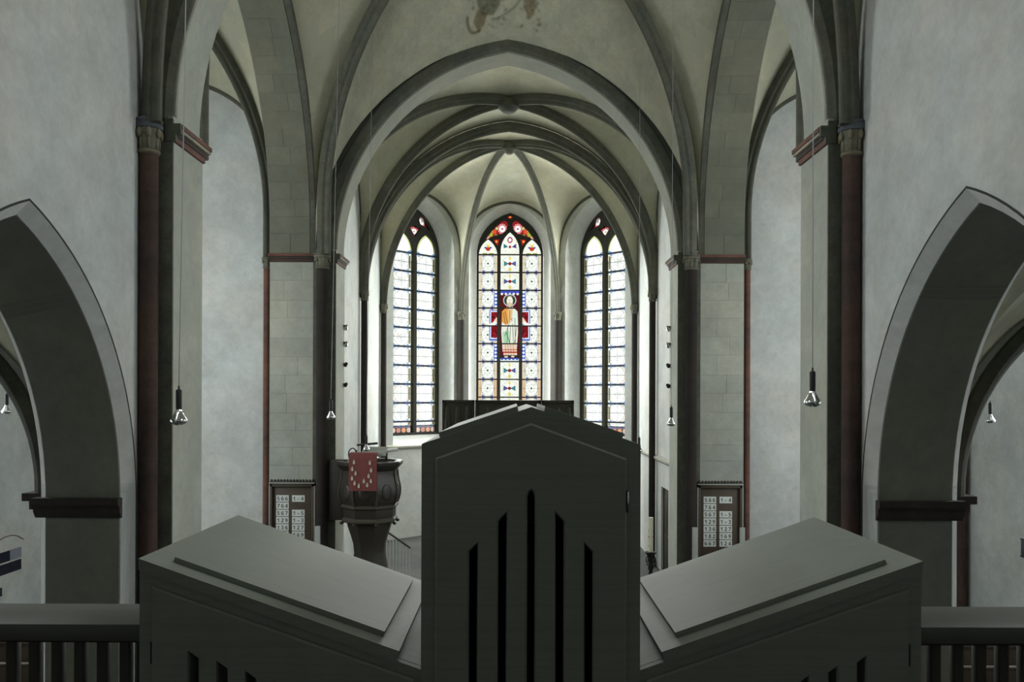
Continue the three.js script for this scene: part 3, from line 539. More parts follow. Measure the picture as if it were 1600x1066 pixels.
const crossArm = (row) => (g, w, h) => {                           // the grisaille with an arm of the red cross, inner side right
  grisaille(60 + row, false)(g, w, h);
  if (row === 1 || row === 2) { g.fillStyle = '#3f52b8'; g.fillRect(w * 0.58, row === 1 ? h * 0.12 : 0, w * 0.42, h * 0.82); g.fillStyle = '#dfe3f4'; g.fillRect(w * 0.62, row === 1 ? h * 0.15 : 0, w * 0.38, h * 0.74); g.fillStyle = '#7c0f18'; g.fillRect(w * 0.68, row === 1 ? h * 0.22 : 0, w * 0.32, h * 0.66); speck(g, 0, 0, 0, 1, ['#000']); const R = rng(3 + row); for (let k = 0; k < 9; k++) disc(g, w * (0.72 + 0.26 * R()), h * (0.26 + 0.5 * R()), 6, k % 2 ? '#b02028' : '#4a0a10'); }
  if (row === 1) { poly(g, [[w * 0.5, h * 0.92], [w * 0.78, h * 0.8], [w * 0.96, h * 0.52], [w, h * 0.6], [w, h * 0.86], [w * 0.8, h], [w * 0.5, h]], '#f4eee2'); poly(g, [[w * 0.86, h * 0.72], [w * 0.97, h * 0.5], [w, h * 0.56], [w, h * 0.84]], '#f0cfa8'); }
  if (row === 0 || row === 3) { g.fillStyle = '#3f52b8'; g.fillRect(w * 0.84, 0, w * 0.16, h); for (let k = 0; k < 5; k++) disc(g, w * 0.93, h * (0.1 + 0.2 * k), 9, '#eceffa'); }
};
const GLASS = 0.31;
function glass(t, k = GLASS) { return new THREE.MeshPhysicalMaterial({ color: lin(k, k, k), map: t, transmission: 1, thickness: 0, roughness: 0.22, ior: 1.45, side: THREE.DoubleSide }); }
const G = {
  gris: [0, 1, 2].map((k) => glass(canvasTex(128, 128, grisaille(40 + k, k === 2)))), grisWarm: glass(canvasTex(128, 128, grisaille(47, true))),
  bow: [false, true].map((b, k) => glass(canvasTex(128, 128, bowtie(50 + k, b)))),
  med: [0, 1, 2, 3].map((k) => glass(canvasTex(128, 128, medallion(70 + k * 3, k === 3)))),
  frieze: glass(canvasTex(128, 64, frieze)), headC: glass(canvasTex(128, 128, lancetHead(true))), headM: glass(canvasTex(128, 128, lancetHead(false))), headS: glass(canvasTex(128, 128, sideHead)),
  tail: glass(canvasTex(128, 128, tailLight)), rosette: glass(canvasTex(128, 128, rosette)), wing: glass(canvasTex(160, 128, wingL)), tri: glass(canvasTex(96, 96, redTri)), figure: glass(canvasTex(128, 512, figure)),
  arm: [0, 1, 2, 3].map((k) => glass(canvasTex(128, 128, crossArm(k)))),
  plain: glass(canvasTex(64, 64, (g, w, h) => { g.fillStyle = '#fff'; g.fillRect(0, 0, w, h); speck(g, w, h, 30, 5, ['rgba(210,220,215,.6)']); }), 0.85),
};
// a flat pane of any outline, uv filling its own rectangle (or a given one)
function pane(f, w, pts, mat, parent, flip = false, uvBox) {
  const g = new THREE.ShapeGeometry(shapeOf(pts)), p = g.attributes.position, uv = g.attributes.uv;
  let [u0, u1, v0, v1] = uvBox ?? [Math.min(...pts.map((q) => q[0])), Math.max(...pts.map((q) => q[0])), Math.min(...pts.map((q) => q[1])), Math.max(...pts.map((q) => q[1]))];
  for (let i = 0; i < p.count; i++) { let u = (p.getX(i) - u0) / (u1 - u0); if (flip) u = 1 - u; uv.setXY(i, u, (p.getY(i) - v0) / (v1 - v0)); }
  f.put(g, w); g.computeVertexNormals();
  return obj('pane', g, mat, parent);
}
function plate(f, w, outline, holes, depth) { return done(f.put(new THREE.ExtrudeGeometry(shapeOf(outline, holes), { depth, bevelEnabled: false, curveSegments: 6 }), w), 0.4); }
function bar(f, u0, u1, v0, v1, w0, w1) { const g = new THREE.BoxGeometry(u1 - u0, v1 - v0, w1 - w0); g.translate((u0 + u1) / 2, (v0 + v1) / 2, (w0 + w1) / 2); return done(f.put(g)); }
const arc = (cx, cy, r, a0, a1, n = 8) => Array.from({ length: n + 1 }, (_, i) => { const a = a0 + (a1 - a0) * i / n; return [cx + r * Math.cos(a), cy + r * Math.sin(a)]; });

// the sky's light entering a window: it comes from above, so the panels of light lean downwards into the room
function daylight(f, m, v0, v1, width, w, power, color, step = 1.5, lean = 0.5) {
  const n = Math.max(2, Math.round((v1 - v0) / step)), hh = (v1 - v0) / n;
  for (let k = 0; k < n; k++) {
    const v = v0 + (k + 0.5) * hh, l = new THREE.RectAreaLight(color, power, width, hh); l.name = 'window_daylight';
    l.position.copy(f.at(m, v, w)); l.lookAt(f.at(m, v - 5 * Math.tan(lean), w - 5)); scene.add(l);
  }
}
function stainedWindow(w, n) {
  const f = apseFrames[w.i], g = thing(`window_${n}`, w.lights === 3 ? 'tall three-light stained window with a robed figure, above the altarpiece' : `narrow two-light stained window on the ${w.where} of the apse`, 'window', [0, 0, 0], 0, null, 'structure');
  const wz = SPLAY + 0.03, gz = SPLAY + 0.1, m = w.mid, fr = 0.075, mu = 0.06, tw = 0.13;
  const outer = archPoly(m, w.half, w.e, w.ysp, w.ysp - 0.0, 18), holes = [];
  const lights = [];                                               // [u0, u1, height where the head begins, apex]
  const inner = w.half - fr;
  if (w.lights === 3) { const lw = (2 * inner - 4 * mu) / 3; for (let k = 0; k < 3; k++) { const u0 = m - inner + k * (lw + 2 * mu); lights.push([u0, u0 + lw, k === 1 ? ROW0 + 0.14 : ROW0 - 0.04, k === 1 ? 5.84 : 5.58]); } }
  else { const lw = inner - mu * 1.1; lights.push([m - inner, m - inner + lw, ROW0 - 0.16, 5.54], [m + inner - lw, m + inner, ROW0 - 0.16, 5.54]); }
  const headBase = w.ysp - 0.25, H0 = [];
  // tracery head with its openings
  for (const [u0, u1, sp, ap] of lights) { const half = (u1 - u0) / 2, e = eFor(half, ap - sp); H0.push(archPoly((u0 + u1) / 2, half, e, sp, headBase + 0.001, 8)); }
  const extra = [];
  if (w.lights === 3) {
    for (const s of [-1, 1]) {
      const X = (x) => m + s * x;
      const wing = [[0.10, 6.0], [0.07, 6.10], [0.10, 6.2], [0.2, 6.26], [0.3, 6.22], [0.48, 6.06], [0.66, 5.86], [0.8, 5.68], [0.9, 5.52], [0.72, 5.62], [0.52, 5.7], [0.3, 5.76], [0.16, 5.86]].map(([x, y]) => [X(x), y]);
      extra.push([s > 0 ? wing : wing, G.wing, s > 0]);
      extra.push([[[0.37, 5.60], [0.60, 5.56], [0.44, 5.34]].map(([x, y]) => [X(x), y]), G.tri, false]);
    }
    extra.push([[[m, 6.30], [m + 0.13, 6.36], [m, 6.43], [m - 0.13, 6.36]], G.tri, false]);
  } else {
    for (const s of [-1, 1]) { const X = (x) => m + s * x; extra.push([[[0.17, 5.98], [0.2, 6.1], [0.3, 6.15], [0.42, 6.1], [0.48, 5.98], [0.52, 5.88], [0.72, 5.66], [0.46, 5.78], [0.36, 5.8], [0.22, 5.86]].map(([x, y]) => [X(x), y]), G.tail, s > 0]); }
    extra.push([[[m - 0.27, 5.72], [m - 0.1, 5.73], [m, 5.80], [m + 0.1, 5.73], [m + 0.27, 5.72], [m + 0.13, 5.56], [m, 5.38], [m - 0.13, 5.56]], G.rosette, false]);
  }
  const headOutline = [[m - w.half, headBase], ...archPoly(m, w.half, w.e, w.ysp, null, 18), [m + w.half, headBase]];
  // the lancet openings cut the lower edge of the head plate, so that plate is drawn as one outline
  let line = [[m - w.half, headBase]];
  H0.forEach((h) => line.push(...h));
  line.push([m + w.half, headBase]);
  const plateOutline = [...archPoly(m, w.half, w.e, w.ysp, null, 18), ...line.slice().reverse()];
  obj('tracery', plate(f, wz, plateOutline, extra.map((x) => x[0]), tw), M.tracery, g);
  for (const [pts, mat, flip] of extra) pane(f, gz, pts.map(([a, b]) => { const cx = pts.reduce((q, r) => q + r[0], 0) / pts.length, cy = pts.reduce((q, r) => q + r[1], 0) / pts.length; return [cx + (a - cx) * 1.06, cy + (b - cy) * 1.06]; }), mat, g, flip);
  // frame sides, sill and mullions
  for (const s of [-1, 1]) { const a = m + s * w.half, b = m + s * (w.half - fr); obj('frame_side', bar(f, Math.min(a, b), Math.max(a, b), SILL, headBase, wz, wz + tw), M.tracery, g); }
  obj('frame_sill', bar(f, m - w.half, m + w.half, SILL, SILL + 0.09, wz - 0.02, wz + tw), M.tracery, g);
  for (let k = 0; k + 1 < lights.length; k++) obj('mullion', bar(f, lights[k][1], lights[k + 1][0], SILL + 0.09, headBase, wz - 0.02, wz + tw + 0.02), M.tracery, g);
  // rows of panes between saddle bars
  const rows = []; for (let h = ROW0; h > SILL + 0.12; h -= ROW) rows.push(h); 
  lights.forEach(([u0, u1, sp, ap], k) => {
    const half = (u1 - u0) / 2, e = eFor(half, ap - sp), c = (u0 + u1) / 2;
    const shift = w.lights === 2 ? -0.2 : 0;
    pane(f, gz, archPoly(c, half + 0.01, e, sp, ROW0 + shift, 8), w.lights === 2 ? G.headS : k === 1 ? G.headM : G.headC, g, k === 2);
    for (let r = 0; ; r++) {
      const top = ROW0 + shift - r * ROW; let bot = Math.max(top - ROW, SILL + 0.05); if (top - SILL < 0.2) break;
      obj('saddle_bar', bar(f, u0, u1, top - 0.023, top + 0.023, gz - 0.03, gz - 0.003), M.tracery, g);
      const rect = [[u0, bot], [u1, bot], [u1, top], [u0, top]];
      let mat, flip = false, uvb;
      if (w.lights === 3) {
        if (k === 1) { if (r >= 2 && r <= 5) { mat = G.figure; uvb = [u0, u1, ROW0 - 6 * ROW, ROW0 - 2 * ROW]; } else mat = G.bow[(r + 1) % 2]; }
        else if (r >= 2 && r <= 5) { mat = G.arm[r - 2]; flip = k === 2; } else mat = r > 6 ? G.grisWarm : G.gris[(r + k) % 2];
      } else { mat = G.med[(r * 2 + k + n) % 3]; if (r > 5) mat = G.med[(r + k) % 2 ? 3 : (r + k) % 3]; flip = w.i === 3; if (bot - SILL < 0.2) { } }
      if (w.lights === 2 && top - SILL < ROW * 1.3) {               // last row: a low frieze under a shorter pane
        const cut = SILL + 0.32; pane(f, gz, [[u0, cut], [u1, cut], [u1, top], [u0, top]], mat, g, flip); obj('saddle_bar', bar(f, u0, u1, cut - 0.01, cut + 0.01, gz - 0.02, gz - 0.003), M.tracery, g);
        pane(f, gz, [[u0, SILL + 0.08], [u1, SILL + 0.08], [u1, cut], [u0, cut]], G.frieze, g); break;
      }
      pane(f, gz, rect, mat, g, flip, uvb);
      if (bot <= SILL + 0.06) break;
    }
  });
  // daylight entering through the glass
  daylight(f, m, SILL + 0.1, 5.5, (w.half - fr) * 2, 0.1, DAY.apse, lin(0.97, 1, 0.955), 0.55, 0.25);
  return g;
}
WIN.forEach((w, k) => stainedWindow(w, k + 1));
// clear windows beyond the edges of the picture: one in each transept arm, one high in each nave wall above the low aisle
function clearWindow(n, label, f, q, wGlass, wLight, power) {
  const g = thing(`window_${n}`, label, 'window', [0, 0, 0], 0, null, 'structure');
  const { mid: m, half, e, ysp, bot } = q, top = apexOf(half, e, ysp);
  obj('frame', plate(f, wGlass, archPoly(m, half, e, ysp, bot, 14), [archPoly(m, half - 0.1, e, ysp, bot + 0.1, 14)], 0.1), M.tracery, g);
  const nl = half > 1.5 ? 3 : 2, nr = Math.round((ysp - bot) / 0.92), rh = (ysp - bot) / nr;
  for (let k = 1; k < nl; k++) { const u = m - half + 2 * half * k / nl; obj('mullion', bar(f, u - 0.05, u + 0.05, bot + 0.1, ysp + (top - ysp) * 0.5, wGlass, wGlass + 0.1), M.tracery, g); }
  for (let r = 0; r < nr; r++) for (let k = 0; k < nl; k++) { const u0 = m - half + 2 * half * k / nl, u1 = u0 + 2 * half / nl, v0 = bot + r * rh; pane(f, wGlass + 0.05, [[u0, v0], [u1, v0], [u1, v0 + rh], [u0, v0 + rh]], G.plain, g); obj('saddle_bar', bar(f, u0, u1, v0 - 0.02, v0 + 0.01, wGlass + 0.02, wGlass + 0.045), M.tracery, g); }
  pane(f, wGlass + 0.05, archPoly(m, half, e, ysp, ysp, 14), G.plain, g);
  daylight(f, m, bot + 0.1, top - 0.45, half * 2 - 0.2, wLight, power, lin(0.97, 1, 1));
}
for (const s of [-1, 1]) {
  clearWindow(s < 0 ? 4 : 5, `tall plain-glazed window of the ${sideName(s)} transept arm`, new Frame(s * OUTS[s], 0, s * OUTS[s], 1, [s, 0]), WINT, 0.45, 0.3, DAY.transept);
  clearWindow(s < 0 ? 6 : 7, `plain-glazed window high in the ${sideName(s)} nave wall beside the gallery`, new Frame(s * W1, 0, s * W1, 1, [s, 0]), WINN, 0.5, 0.3, DAY.nave);
  clearWindow(s < 0 ? 8 : 9, `small plain-glazed window of the low ${sideName(s)} aisle`, new Frame(s * OUTS[s], 0, s * OUTS[s], 1, [s, 0]), WINA, 0.4, 0.2, DAY.aisle);
}

// ------------------------------------------------------------------ engaged columns
function column(label, x, d, hBot, hTop, r, opt = {}) {
  const g = thing('engaged_column', label, 'column', [x, H(hBot), -d], 0, null, 'structure'), y1 = hTop - hBot, ch = opt.ch ?? 0.36;
  obj('shaft', done(new THREE.CylinderGeometry(r, r * 1.02, y1 - ch - 0.2, 16, 1, true).translate(0, 0.2 + (y1 - ch - 0.2) / 2, 0)), opt.mat ?? M.red, g);
  obj('base', done(lathe([[r * 1.7, 0], [r * 1.7, 0.08], [r * 1.4, 0.12], [r * 1.15, 0.17], [r, 0.21]], 16)), opt.capMat ?? M.cap, g);
  obj('neck_ring', done(lathe([[r, y1 - ch - 0.03], [r * 1.2, y1 - ch - 0.015], [r * 1.2, y1 - ch + 0.01], [r, y1 - ch + 0.025]], 16)), opt.neckMat ?? opt.capMat ?? M.cap, g);
  obj('capital', done(lathe([[r, y1 - ch], [r * 1.05, y1 - ch * 0.7], [r * 1.15, y1 - ch * 0.5], [r * 1.32, y1 - ch * 0.32]], 16)), opt.bellMat ?? opt.capMat ?? M.cap, g);
  obj('abacus', done(lathe([[r * 1.1, y1 - ch * 0.34], [r * 1.45, y1 - ch * 0.3], [r * 1.5, y1 - ch * 0.18], [r * 1.38, y1 - ch * 0.12], [r * 1.5, y1 - 0.02], [r * 1.4, y1], [0, y1]], opt.abSeg ?? 16)), opt.abMat ?? opt.capMat ?? M.cap, g);
  const nl = opt.leaves ?? 6;
  for (let k = 0; k < nl; k++) {
    const a = k * 2 * Math.PI / nl + 0.4, q = new THREE.SphereGeometry(1, 8, 6); q.scale(r * 0.3, ch * 0.16, r * 0.24); q.translate(0, y1 - ch * 0.45, r * 1.3); const st = new THREE.SphereGeometry(1, 6, 5); st.scale(r * 0.14, ch * 0.24, r * 0.12); st.translate(0, y1 - ch * 0.72, r * 1.1);
    const m = merge([q, st], 1); m.rotateY(a); obj('leaf', m, opt.leafMat ?? opt.capMat ?? M.cap, g);
  }
  return g;
}
for (const s of [-1, 1]) {
  const n = sideName(s), near = { mat: M.redDark, capMat: M.cap, abMat: M.blue, leafMat: M.gold, bellMat: M.cap, neckMat: M.gold, leaves: 7, ch: 0.36 };
  column(`red stone shaft with painted leaf capital by the ${n} nave wall, nearest`, s * 3.92, 8.885, FLOOR, 3.06, 0.098, near);
  column(`dark red shaft in the corner ${n} of the chancel arch`, s * 3.97, 17.13, FLOOR, 3.03, 0.125, { mat: M.shaft, ch: 0.3 });
  column(`slim red shaft in the ${n} transept beside the pale pier`, s * 5.25, 17.42, FLOOR, 3.0, 0.075, { capMat: M.cap, ch: 0.22 });
  column(`slim dark shaft in the far corner of the ${n} transept`, s * (OUTS[s] - 0.15), 17.38, FLOOR, 3.0, 0.1, { mat: M.redDark });
  column(`dark chancel wall shaft ${s < 0 ? 'rising just behind the pulpit' : 'rising just behind the tall candle'}`, s * 4.0, 22.1, CHFLOOR, 2.9, 0.09, { mat: M.shaft, ch: 0.26 });
  column(`dark shaft at the outer edge of the ${n} apse window`, s * 4.0, 25.4, CHFLOOR, 2.9, 0.09, { mat: M.shaft, ch: 0.26 });
  column(`dark shaft between the centre and ${n} apse windows`, s * 1.68, 27.72, CHFLOOR, 2.9, 0.1, { mat: M.shaft, ch: 0.26 });
}

// ------------------------------------------------------------------ organ case on the gallery
{
  const o = thing('organ_case', 'grey painted organ case with gabled tower, slots and sloping wings', 'organ', [0.22, H(-1.6), -2.76]);
  const Y = (h) => h + 1.6;                                        // local height from h
  const SL = 0.352, DEP = 1.0;
  const ext = (pts, z0, depth, holes = [], bevel = 0) => { const g = new THREE.ExtrudeGeometry(shapeOf(pts, holes), { depth, bevelEnabled: bevel > 0, bevelThickness: bevel, bevelSize: bevel, bevelSegments: 1 }); g.translate(0, 0, z0); return done(g, 0.3); };
  const TW = 0.377, EAVE = Y(-0.168), APEX = EAVE + TW * 0.34;
  // tower: front board with slots, sides, back, roof boards
  const slotTop = [[0, -0.316], [0.1, -0.393], [0.2, -0.498]], slots = [];
  for (const k of [-2, -1, 0, 1, 2]) { const x = k * 0.0995, w = 0.0195, t = Y(slotTop[Math.abs(k)][1]); slots.push(k === 0 ? [[x - w, 0.1], [x + w, 0.1], [x + w, t - 0.03], [x + w * 0.6, t - 0.008], [x, t], [x - w * 0.6, t - 0.008], [x - w, t - 0.03]] : k < 0 ? [[x - w, 0.1], [x + w, 0.1], [x + w, t], [x - w, t - 0.036]] : [[x - w, 0.1], [x + w, 0.1], [x + w, t - 0.036], [x - w, t]]); }
  const gable = [[-TW, 0], [TW, 0], [TW, EAVE], [0, APEX], [-TW, EAVE]];
  const tower = thing('x', '', ''); scene.remove(tower); tower.name = 'tower'; tower.userData = {}; o.add(tower);
  obj('front_board', ext(gable, -0.02, 0.04, slots), M.organ, tower);
  const pin = 0.055, panelPts = [[-TW + pin, 0.06], [TW - pin, 0.06], [TW - pin, EAVE - 0.052], [0, APEX - 0.062], [-TW + pin, EAVE - 0.052]];
  obj('raised_panel', ext(panelPts, 0.026, 0.004, slots, 0.007), M.organ, tower);
  obj('back_board', ext(gable, -DEP + 0.03, 0.03), M.organ, tower);
  for (const s of [-1, 1]) {
    obj('side_board', done(box(s * TW, s * (TW - 0.025), 0, EAVE - 0.008, -0.02, -DEP + 0.03)), M.organ, tower);
    const rb = [[0, APEX], [s * TW, EAVE], [s * TW, EAVE - 0.02], [0, APEX - 0.02]];
    obj('roof_board', ext(rb, -DEP + 0.03, DEP - 0.05), M.organ, tower);
    const lid0 = 0.045, lid1 = TW - 0.06, y = (x) => APEX - x * 0.34;
    obj('roof_lid', ext([[s * lid0, y(lid0)], [s * lid1, y(lid1)], [s * (lid1 + 0.003), y(lid1) + 0.018], [s * (lid0 + 0.003), y(lid0) + 0.018]], -DEP + 0.06, DEP - 0.06), M.organ, tower);
  }
  obj('interior', done(box(-TW + 0.03, TW - 0.03, 0.05, 0.1, -DEP + 0.05, -0.03)), M.black, tower);
  const latch = obj('latch_slot', done(box(0.316, 0.332, Y(-0.40), Y(-0.325), 0.024, 0.034)), M.black, tower);
  obj('latch', done(rbox(0.330, 0.335, Y(-0.397), Y(-0.328), 0.026, 0.038, 0.001)), M.chrome, tower);
  // dark pipes inside, seen as blackness through the slots
  for (let k = -3; k <= 3; k++) obj('pipe', done(new THREE.CylinderGeometry(0.035, 0.035, 1.0, 12).translate(k * 0.09, 0.6, -0.3)), M.black, tower);
  // wings
  for (const s of [-1, 1]) {
    const wg = new THREE.Group(); wg.name = 'wing'; o.add(wg);
    const x0 = 1.36, topO = Y(-0.57), at = (x) => topO - (x0 - x) * SL, SLAB = 0.04;
    const P = (a) => a.map(([x, y]) => [s * x, y]);
    const sl = []; for (let k = 0; k < 6; k++) { const x = 1.165 - k * 0.0995 + (s > 0 ? -0.02 : 0), w = 0.0195, t = at(x) - 0.26; if (t > 0.16) sl.push(P([[x - w, 0.1], [x + w, 0.1], [x + w, t + 0.014], [x - w, t - 0.014]])); }
    const body = P([[x0, 0], [x0, at(x0) - SLAB], [TW + 0.002, at(TW) - SLAB], [TW + 0.002, 0]]);
    obj('front_board', ext(body, -0.05, 0.04, sl), M.organ, wg);
    obj('raised_panel', ext(P([[x0 - 0.055, 0.06], [x0 - 0.055, at(x0 - 0.055) - 0.085], [TW + 0.03, at(TW + 0.03) - 0.085], [TW + 0.03, 0.06]]), -0.002, 0.004, sl, 0.007), M.organ, wg);
    obj('back_board', ext(body, -DEP + 0.03, 0.03), M.organ, wg);
    obj('side_board', done(box(s * x0, s * (x0 - 0.025), 0, at(x0) - SLAB - 0.012, -0.045, -DEP + 0.03)), M.organ, wg);
    obj('inner_roof', ext(P([[x0, at(x0) - SLAB], [TW, at(TW) - SLAB], [TW, at(TW) - SLAB - 0.02], [x0, at(x0) - SLAB - 0.02]]), -DEP + 0.03, DEP - 0.075), M.organ, wg);
    obj('roof_slab', ext(P([[x0, at(x0)], [0.455, at(0.455)], [0.468, at(0.455) - SLAB], [x0, at(x0) - SLAB]]), -DEP, DEP), M.organ, wg);
    const l0 = 1.275, l1 = 0.525;
    obj('roof_lid', ext(P([[l0, at(l0) - 0.001], [l1, at(l1) - 0.001], [l1 - 0.006, at(l1) + 0.018], [l0 - 0.006, at(l0) + 0.018]]), -DEP + 0.1, DEP - 0.185), M.organ, wg);
    obj('latch_slot', done(box(s * 1.318, s * 1.304, Y(-0.935), Y(-0.86), -0.006, 0.0)), M.black, wg);
  }
}

// ------------------------------------------------------------------ gallery railings
for (const s of [-1, 1]) {
  const xa = s < 0 ? -1.15 : 1.59, xb = s * (W1 - 0.005);
  const g = thing('gallery_railing', `dark wooden gallery railing on the ${sideName(s)} of the organ case`, 'railing', [(xa + xb) / 2, H(-1.6), -2.96]);
  const L = Math.abs(xb - xa) / 2;
  obj('hand_rail', done(rbox(-L, L, 0.722, 0.785, -0.14, 0.14, 0.008)), M.railTop, g);
  obj('under_rail', done(rbox(-L, L, 0.69, 0.722, -0.05, 0.05, 0.004)), M.darkWood, g);
  obj('bottom_rail', done(rbox(-L, L, 0.0, 0.07, -0.04, 0.04, 0.004)), M.darkWood, g);
  const bg = done(rbox(-0.0175, 0.0175, 0.07, 0.69, -0.02, 0.02, 0.003));
  for (let x = -L + 0.05; x < L - 0.02; x += 0.084) obj('baluster', bg, M.darkWood, g).position.x = x;
}

// ------------------------------------------------------------------ pendant lamps
function pendant(label, x, h, d, top, lean, group) {
  const g = thing('pendant_lamp', label, 'lamp', [x, H(h), -d], 0, group);
  // origin at the lower face of the bulb
  obj('bulb', done(lathe([[0, -0.012], [0.03, -0.009], [0.055, 0.002], [0.069, 0.016], [0.074, 0.031], [0.069, 0.046], [0.05, 0.075], [0.032, 0.11], [0.022, 0.13], [0.02, 0.145]], 20), 1), M.bulbGlass, g);
  obj('socket', done(lathe([[0.019, 0.13], [0.027, 0.135], [0.027, 0.30], [0.022, 0.31], [0.008, 0.318], [0.008, 0.345], [0, 0.345]], 14)), M.black, g);
  const L = top - h; 
  obj('cable', done(tube([new THREE.Vector3(0, 0.34, 0), new THREE.Vector3(lean * 0.5, L * 0.5, 0), new THREE.Vector3(lean, L, 0)], 0.0045, 6, 6), 1), M.cable, g);
}
M.cable = std(lin(0.30, 0.31, 0.31), { roughness: 0.6 });
pendant('nearest reflector bulb on the left, hanging before the pale pilaster', -2.87, -0.27, 7.2, 7.3, 0.10);
pendant('middle left reflector bulb hanging before the dark corner shaft', -2.92, -0.41, 13.4, 8.3, 0.14);
pendant('small reflector bulb hanging above the red pulpit cloth', -2.84, -1.14, 16.2, 7.6, 0.10);
pendant('nearest reflector bulb on the right, hanging before the pale pilaster', 2.86, -0.085, 7.2, 7.3, -0.01);
pendant('middle right reflector bulb hanging before the chancel arch pilaster', 2.81, -0.5, 13.4, 8.3, 0.01);
pendant('small reflector bulb hanging just past the right gable of the organ', 2.83, -1.2, 16.95, 7.0, -0.01);
pendant('small reflector bulb seen through the low arch at far left', -7.74, -0.31, 12.4, 7.6, 0);
pendant('small reflector bulb seen through the low arch at far right', 7.58, -0.40, 12.4, 7.6, 0);

// ------------------------------------------------------------------ hymn boards
const NUMS = ['566', '1–4', '764', '', '567', '1–5', '129', '1–3', '136', '127', '182', '169', '667', '124'];
const numberTex = canvasTex(512, 896, (g) => {
  g.fillStyle = '#20160e'; g.fillRect(0, 0, 512, 896); g.font = 'bold 106px sans-serif'; g.textAlign = 'center'; g.textBaseline = 'middle';
  NUMS.forEach((t, i) => { const x = (i % 2) * 256, y = Math.floor(i / 2) * 128; g.fillStyle = '#dfe3de'; g.fillRect(x, y, 256, 128); g.fillStyle = '#3a3f3c'; [...t].forEach((ch, k) => g.fillText(ch, x + 46 + k * 82, y + 68)); });
});
M.numbers = std(0xffffff, { map: numberTex, roughness: 0.8 });
for (const s of [-1, 1]) {
  const cx = s * (W2 + 0.47) + (s < 0 ? 0.0 : 0.0), g = thing('hymn_board', `wooden hymn number board with white numerals on the ${sideName(s)} pale pier`, 'hymn board', [cx, H(-3.9), -(D2 - 0.037)]);
  const Y = (h) => h + 3.9, T = -1.92, W = 0.475;
  obj('back_panel', done(rbox(-W, W, 0, Y(T), 0.0, 0.05, 0.004)), M.boardWood, g);
  for (const q of [-1, 1]) obj('frame_stile', done(rbox(q * W, q * (W - 0.05), 0, Y(T) - 0.0, 0.05, 0.10, 0.006)), M.boardWood, g);
  obj('frame_rail', done(rbox(-W, W, Y(T) - 0.07, Y(T), 0.05, 0.10, 0.006)), M.boardWood, g);
  for (const q of [-1, 1]) obj('edge_strip', done(rbox(q * (W + 0.0), q * (W + 0.025), 0, Y(T) - 0.05, 0.0, 0.1, 0.003)), M.postWood, g);
  obj('cornice', done(rbox(-W - 0.02, W + 0.02, Y(T), Y(T) + 0.028, -0.0, 0.13, 0.004)), M.postWood, g);
  obj('cresting_rail', done(rbox(-W - 0.01, W + 0.01, Y(T) + 0.028, Y(T) + 0.05, 0.02, 0.11, 0.004)), M.darkWood, g);
  const kn = done(new THREE.SphereGeometry(0.03, 8, 6)); for (let k = 0; k < 14; k++) obj('crest_bead', kn, M.darkWood, g).position.set(-W + 0.03 + k * (2 * W - 0.06) / 13, Y(T) + 0.062, 0.07);
  const pw = 0.272, ph = 0.142, dx = [-0.215, 0.128];
  NUMS.forEach((t, i) => {
    if (!t) return;
    const c = i % 2, r = Math.floor(i / 2), q = new THREE.PlaneGeometry(pw, ph), uv = q.attributes.uv;
    for (let k = 0; k < 4; k++) uv.setXY(k, (c + uv.getX(k)) / 2, 1 - (r + 1 - uv.getY(k)) / 7);
    const m = obj('number_plate', q, M.numbers, g); m.position.set(dx[c], Y(-2.175) - ph / 2 - r * 0.1565, 0.054);
  });
}
for (const [x, lab] of [[-3.98, 'slim pale post between the left hymn board and the dark shaft'], [-5.02, 'slim pale post at the outer edge of the left hymn board'], [4.0, 'slim pale post between the right hymn board and the dark shaft'], [5.0, 'slim pale post at the outer edge of the right hymn board']]) {
  const p = thing('wooden_post', lab, 'post', [x, H(FLOOR), -16.84]);
  obj('board', done(rbox(-0.052, 0.052, 0, 2.22, -0.03, 0.03, 0.004)), M.postWood, p); obj('foot', done(rbox(-0.09, 0.09, 0, 0.06, -0.06, 0.06, 0.004)), M.postWood, p);
}

